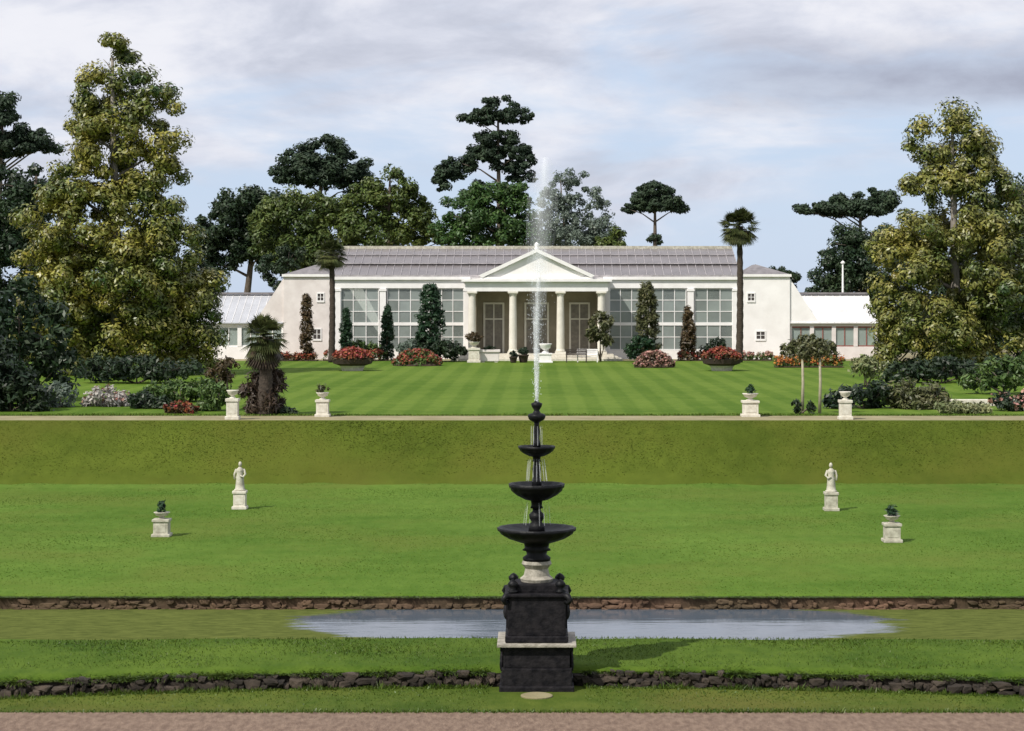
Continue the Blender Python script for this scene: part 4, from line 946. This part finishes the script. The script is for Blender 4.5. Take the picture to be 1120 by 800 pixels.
shrub('round_shrub', 'pale grey green shrub reaching from the cypress to the small left cypress', 'shrub', 440, 160, UP, [(442, 383, 10, 7), (450, 378, 7, 7)], 'greygreen', leaf=0.15, per=20, crad=0.26)
shrub('broad_bush', 'broad green bush before the white glass wing with pale blossom', 'shrub', 885, 150, UP, [(885, 378, 22, 12), (866, 385, 14, 12), (902, 384, 14, 11)], 'olivebush', leaf=0.17, per=26, crad=0.34)

# flower beds and basket planters
def bed(label, px, Y, half, h_px, flower, fol='bushgreen', group='flower beds before the conservatory', hd=0.8):
    base = (X(px, Y), Y, UP); r = empty('flower_bed', base, label, 'flower bed', group); w = half * Y / F; h = h_px * Y / F
    bm = bmesh.new(); lathe(bm, [(w * 1.0, 0.004), (w * .97, 0.07), (w * .7, h * .4), (w * .2, h * .55)], 28)
    for v_ in bm.verts: v_.co.y *= hd
    obj('soil', bm, M['soil'], r, True)
    n_ = int(60 + 46 * w * w * hd); a = rng.uniform(0, 2 * math.pi, n_); q = rng.random(n_) ** .5
    C = np.stack([w * q * np.cos(a), w * hd * q * np.sin(a), h * (1 - q ** 2.5) * .8 + .12], 1)
    quad_mesh('foliage', leaves(C, np.full(n_, .22), 12, 0.12, .4, .6), M[fol], r)
    C2 = C + np.array([0, 0, .10]); C2 = C2[rng.random(n_) < .72]
    quad_mesh('blossom', leaves(C2, np.full(len(C2), .2), 12, 0.085, .8, .9), M[flower], r)
    return r
bed('mounded bed of dark red flowers in the lawn below the large cypress', 457, 150, 27, 17, 'redflower')
bed('mounded bed of dusty red flowers in the lawn below the tall olive cypress', 716, 146, 22, 17, 'pinkflower', 'rust')
def border(label, px0, px1, Y, flower, h=0.5, fol='bushgreen', d=0.7):
    x0, x1 = X(px0, Y), X(px1, Y); r = empty('flower_border', ((x0 + x1) / 2, Y, UP), label, 'flower bed', 'flower beds before the conservatory')
    L_ = x1 - x0; bm = bmesh.new(); box(bm, -L_ / 2, L_ / 2, -d, d, 0.002, 0.09, 0.03); obj('soil', bm, M['soil'], r)
    n_ = int(26 * L_); C = np.stack([rng.uniform(-L_ / 2, L_ / 2, n_), rng.uniform(-d, d, n_), h * rng.uniform(.25, .9, n_)], 1)
    quad_mesh('foliage', leaves(C, np.full(n_, .2), 12, .12, .35, .6), M[fol], r)
    top = C[rng.random(n_) < .7] + np.array([0, -.05, .12]); quad_mesh('blossom', leaves(top, np.full(len(top), .2), 12, .09, .8, .8), M[flower], r)
    return r
border('long border of orange flowers before the white glass wing', 848, 922, 146, 'orangeflower', 0.75)
border('border of red flowers at the foot of the left glazing', 355, 424, 162.4, 'redflower', 0.8)
border('border of brownish red flowers at the foot of the right end window', 742, 806, 162.4, 'redflower', 0.75, 'rust')
border('border of pink flowers at the foot of the right end block', 808, 846, 162.8, 'pinkflower', 0.6)
border('border of rusty flowers before the grey glass wing', 296, 348, 162, 'redflower', 0.6, 'rust')
def basket(label, px, Y, half, flower):
    w = half * Y / F; r = empty('basket_planter', (X(px, Y), Y, UP), label, 'planter', 'basket planters on the lawn')
    bm = bmesh.new(); lathe(bm, [(w * .5, 0), (w * .55, .22), (w * .62, .36)], 28); obj('foot', bm, M['stone'], r)
    bm = bmesh.new(); lathe(bm, [(w * .6, .362), (w * .9, .5), (w * 1.0, .82), (w * .94, .82), (w * .85, .7)], 32, wob=.015, flute=16); obj('bowl', bm, M['basket'], r)
    n_ = int(55 * w * w + 30); a = rng.uniform(0, 2 * math.pi, n_); q = rng.random(n_) ** .5
    C = np.stack([w * q * .95 * np.cos(a), w * q * .95 * np.sin(a), .85 + .55 * (1 - q ** 2)], 1)
    quad_mesh('foliage', leaves(C, np.full(n_, .2), 14, .12, .4, .6), M['rust'], r)
    quad_mesh('blossom', leaves(C + np.array([0, 0, .15]), np.full(n_, .2), 12, .09, .8, .8), M[flower], r)
    return r
basket('round dark basket planter of red flowers before the left palm', 386, 139, 23, 'redflower')
basket('round dark basket planter of rusty flowers before the right palm', 790, 139, 22, 'redflower')

# beside the portico
plant_urn('pale pedestal urn with spiky dark plant beside the portico steps', (X(519, 158), 158, UP), 0.85, 1.15, 0.8, 0.75, 'stone', 'rust', 0.5)
r = empty('stone_trough', (X(536, 158.5), 158.5, UP), 'pinkish cream stone trough beside the spiky pedestal urn', 'trough')
bm = bmesh.new(); box(bm, -.75, .75, -.4, .4, .08, .8, .04); box(bm, -.85, .85, -.5, .5, .8, 1.0, .03); box(bm, -.65, -.4, -.35, .35, 0, .079); box(bm, .4, .65, -.35, .35, 0, .079); obj('basin', bm, M['renderpink'], r)
C, RR = fill([(0, 0, 1.1, .65, .35, .2)], 2, .16, .2); quad_mesh('plant', leaves(C, RR, 14, .1), M['bushdark'], r)
plant_urn('broad white pedestal urn in the middle before the portico steps', (X(597, 157.5), 157.5, UP), 0.95, 0.75, 0.0, 0.0, 'white', 'bushdark', 0.75)
def pot(label, px, Y, s):
    r = empty('plant_pot', (X(px, Y), Y, UP), label, 'plant pot', 'pots before the portico')
    bm = bmesh.new(); lathe(bm, [(.26 * s, 0), (.3 * s, .1 * s), (.38 * s, .5 * s), (.43 * s, .52 * s), (.43 * s, .6 * s), (.36 * s, .6 * s), (.33 * s, .54 * s)], 20); obj('tub', bm, M['basket'], r, True)
    C, RR = fill([(0, 0, .85 * s, .4 * s, .4 * s, .35 * s)], 2.4, .16, .3); quad_mesh('foliage', leaves(C, RR, 18, .11), M['bushdark'], r); return r
pot('dark tub of clipped evergreen, closer to the white urn of the two tubs', 573, 157.5, 1.05)
pot('smaller dark tub of evergreen at the foot of the inner left column', 562, 157, 0.8)
def bench(label, px, Y, m_):
    r = empty('garden_bench', (X(px, Y), Y, UP), label, 'bench', 'benches before the portico')
    bm = bmesh.new()
    for q in range(4): box(bm, -.85, .85, -.25 + q * .13, -.14 + q * .13, .42, .46, .006)
    obj('seat', bm, M[m_], r)
    bm = bmesh.new()
    for q in range(4): box(bm, -.85, .85, .26, .3, .55 + q * .13, .65 + q * .13, .006)
    obj('backrest', bm, M[m_], r)
    for sx in (-.78, .78):
        for y0, y1, hh_ in ((-.25, -.18, .6), (.22, .256, .98)):
            bm = bmesh.new(); box(bm, sx - .04, sx + .04, y0, y1, 0, hh_ if hh_ < .7 else hh_); obj('leg', bm, M[m_], r)
        bm = bmesh.new(); box(bm, sx - .05, sx + .05, -.28, .215, .602, .65, .01); obj('armrest', bm, M[m_], r)
    return r
bench('dark wooden garden bench before the right of the portico', 631, 157.8, 'wood')
bench('white garden bench against the right portico column', 643, 158.6, 'white')

# ------------------------------------------------------------------ borders under the two evergreens
SH = 'shrubs along the terrace borders'
shrub('dark_bush', 'large blackish bush at the bottom left corner of the terrace', 'shrub', 12, 88, UP, [(10, 420, 34, 34), (-20, 400, 40, 50), (38, 438, 24, 18)], 'bushdark', leaf=0.16, per=34, crad=0.36, group=SH)
shrub('dark_bush', 'tall dark bush behind the blackish corner bush', 'shrub', 25, 96, UP, [(18, 340, 34, 44), (50, 370, 34, 40), (5, 395, 40, 36), (66, 400, 26, 26)], 'oakdark', leaf=0.2, per=34, crad=0.5, group=SH)
tree('broadleaf_tree', 'dark bushy tree filling the gap behind the spire evergreen', 'tree', 110, 172, UP,
     [(60, 300, 44, 44, 0), (110, 300, 40, 40, 0), (150, 320, 44, 40, 0), (200, 345, 30, 30, 0), (110, 350, 80, 30, 0)], 'oakdark', leaf=0.32, per=50, crad=0.95, dens=2.2, tr=0.4)
shrub('pale_bush', 'silvery white leaved shrub below the spire evergreen', 'shrub', 118, 92, UP, [(118, 435, 24, 12), (104, 440, 14, 8), (136, 440, 14, 9)], 'bushsilver', leaf=0.12, per=22, crad=0.24, group=SH, flower='pinkflower', fl=0.12)
shrub('pale_bush', 'small greyish shrub next to the blackish corner bush', 'shrub', 66, 91, UP, [(66, 432, 20, 14), (52, 440, 14, 10)], 'greygreen', leaf=0.12, per=20, crad=0.24, group=SH)
shrub('green_bush', 'bright green clipped bush, wide and low, beside the silvery shrub', 'shrub', 205, 96, UP, [(190, 428, 36, 12), (222, 426, 24, 12), (170, 436, 24, 12)], 'bushgreen', leaf=0.12, per=26, crad=0.26, group=SH)
shrub('green_bush', 'dark green bush close behind the red flower mound', 'shrub', 160, 90, UP, [(160, 440, 20, 12), (182, 442, 12, 8)], 'bushdark', leaf=0.12, per=26, crad=0.24, group=SH)
shrub('flower_mound', 'rusty red flower mound beside the tall pale pedestal at the terrace edge', 'flower bed', 196, 86, UP, [(196, 448, 18, 7), (208, 450, 12, 6)], 'rust', leaf=0.09, per=18, crad=0.16, group=SH, flower='redflower', fl=0.9)
shrub('green_bush', 'olive bush between the pale pedestal and the red mound', 'shrub', 236, 88, UP, [(236, 432, 18, 14), (228, 444, 16, 9)], 'bushgreen', leaf=0.12, per=24, crad=0.24, group=SH)
shrub('green_bush', 'golden brown bush under the right skirt of the spire evergreen', 'shrub', 248, 105, UP, [(250, 404, 14, 12), (236, 412, 12, 10)], 'rust', leaf=0.14, per=24, crad=0.28, group=SH)
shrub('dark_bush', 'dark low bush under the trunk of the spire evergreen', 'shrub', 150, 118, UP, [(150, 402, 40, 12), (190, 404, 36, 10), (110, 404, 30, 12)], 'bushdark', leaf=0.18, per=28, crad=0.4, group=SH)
shrub('dark_bush', 'small dark bush tucked right of the stout palm', 'shrub', 316, 85, UP, [(314, 452, 14, 5), (304, 449, 10, 7)], 'bushdark', leaf=0.1, per=22, crad=0.16, group=SH)
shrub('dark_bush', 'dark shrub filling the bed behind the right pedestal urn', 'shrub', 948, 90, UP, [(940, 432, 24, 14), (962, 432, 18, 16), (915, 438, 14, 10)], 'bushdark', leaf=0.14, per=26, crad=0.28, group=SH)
shrub('green_bush', 'leafy green bush along the terrace below the broad olive evergreen', 'shrub', 1000, 90, UP, [(990, 432, 26, 15), (1020, 434, 22, 14), (1004, 442, 34, 10)], 'olivebush', leaf=0.14, per=26, crad=0.28, group=SH)
shrub('green_bush', 'pale sage bush at the foot of the broad olive evergreen', 'shrub', 948, 112, UP, [(945, 400, 16, 12), (958, 404, 12, 9)], 'bushpale', leaf=0.15, per=24, crad=0.3, group=SH)
shrub('dark_bush', 'small dark tuft beside the thin stemmed pair', 'shrub', 872, 85, UP, [(871, 444, 5, 7), (888, 446, 5, 7)], 'bushdark', leaf=0.09, per=18, crad=0.12, group=SH)
shrub('green_bush', 'light green bush at the right edge behind the pale bed edging', 'shrub', 1100, 104, UP, [(1095, 408, 30, 16), (1125, 402, 30, 18), (1070, 416, 20, 10)], 'bushgreen', leaf=0.15, per=26, crad=0.32, group=SH)
shrub('dark_bush', 'dark maroon bush at the right edge beside the pale bed edging', 'shrub', 1110, 88, UP, [(1108, 442, 24, 10), (1130, 440, 20, 12)], 'bushdark', leaf=0.12, per=26, crad=0.24, group=SH, flower='pinkflower', fl=0.25)
shrub('pale_bush', 'straw coloured low shrub before the pale bed edging', 'shrub', 1046, 86, UP, [(1046, 446, 26, 6), (1070, 447, 18, 5)], 'bushpale', leaf=0.1, per=20, crad=0.16, group=SH)
tree('broadleaf_tree', 'dark bushy tree filling the gap behind the broad olive evergreen', 'tree', 1050, 172, UP,
     [(1010, 310, 40, 36, 0), (1060, 300, 44, 44, 0), (1090, 330, 40, 44, 0), (1030, 350, 60, 30, 0)], 'oakdark', leaf=0.32, per=50, crad=0.95, dens=2.2, tr=0.4)
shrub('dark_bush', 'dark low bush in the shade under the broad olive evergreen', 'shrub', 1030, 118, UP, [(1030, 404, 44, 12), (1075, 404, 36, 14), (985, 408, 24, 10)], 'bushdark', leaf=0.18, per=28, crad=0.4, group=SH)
bm = bmesh.new(); box(bm, X(1036, 92), X(1200, 92), 91.8, 92.2, UP, Z(437, 92), .03); tag(obj('bed_edging', bm, M['stone']), 'low pale stone edging of the bed under the broad olive evergreen', 'edging')
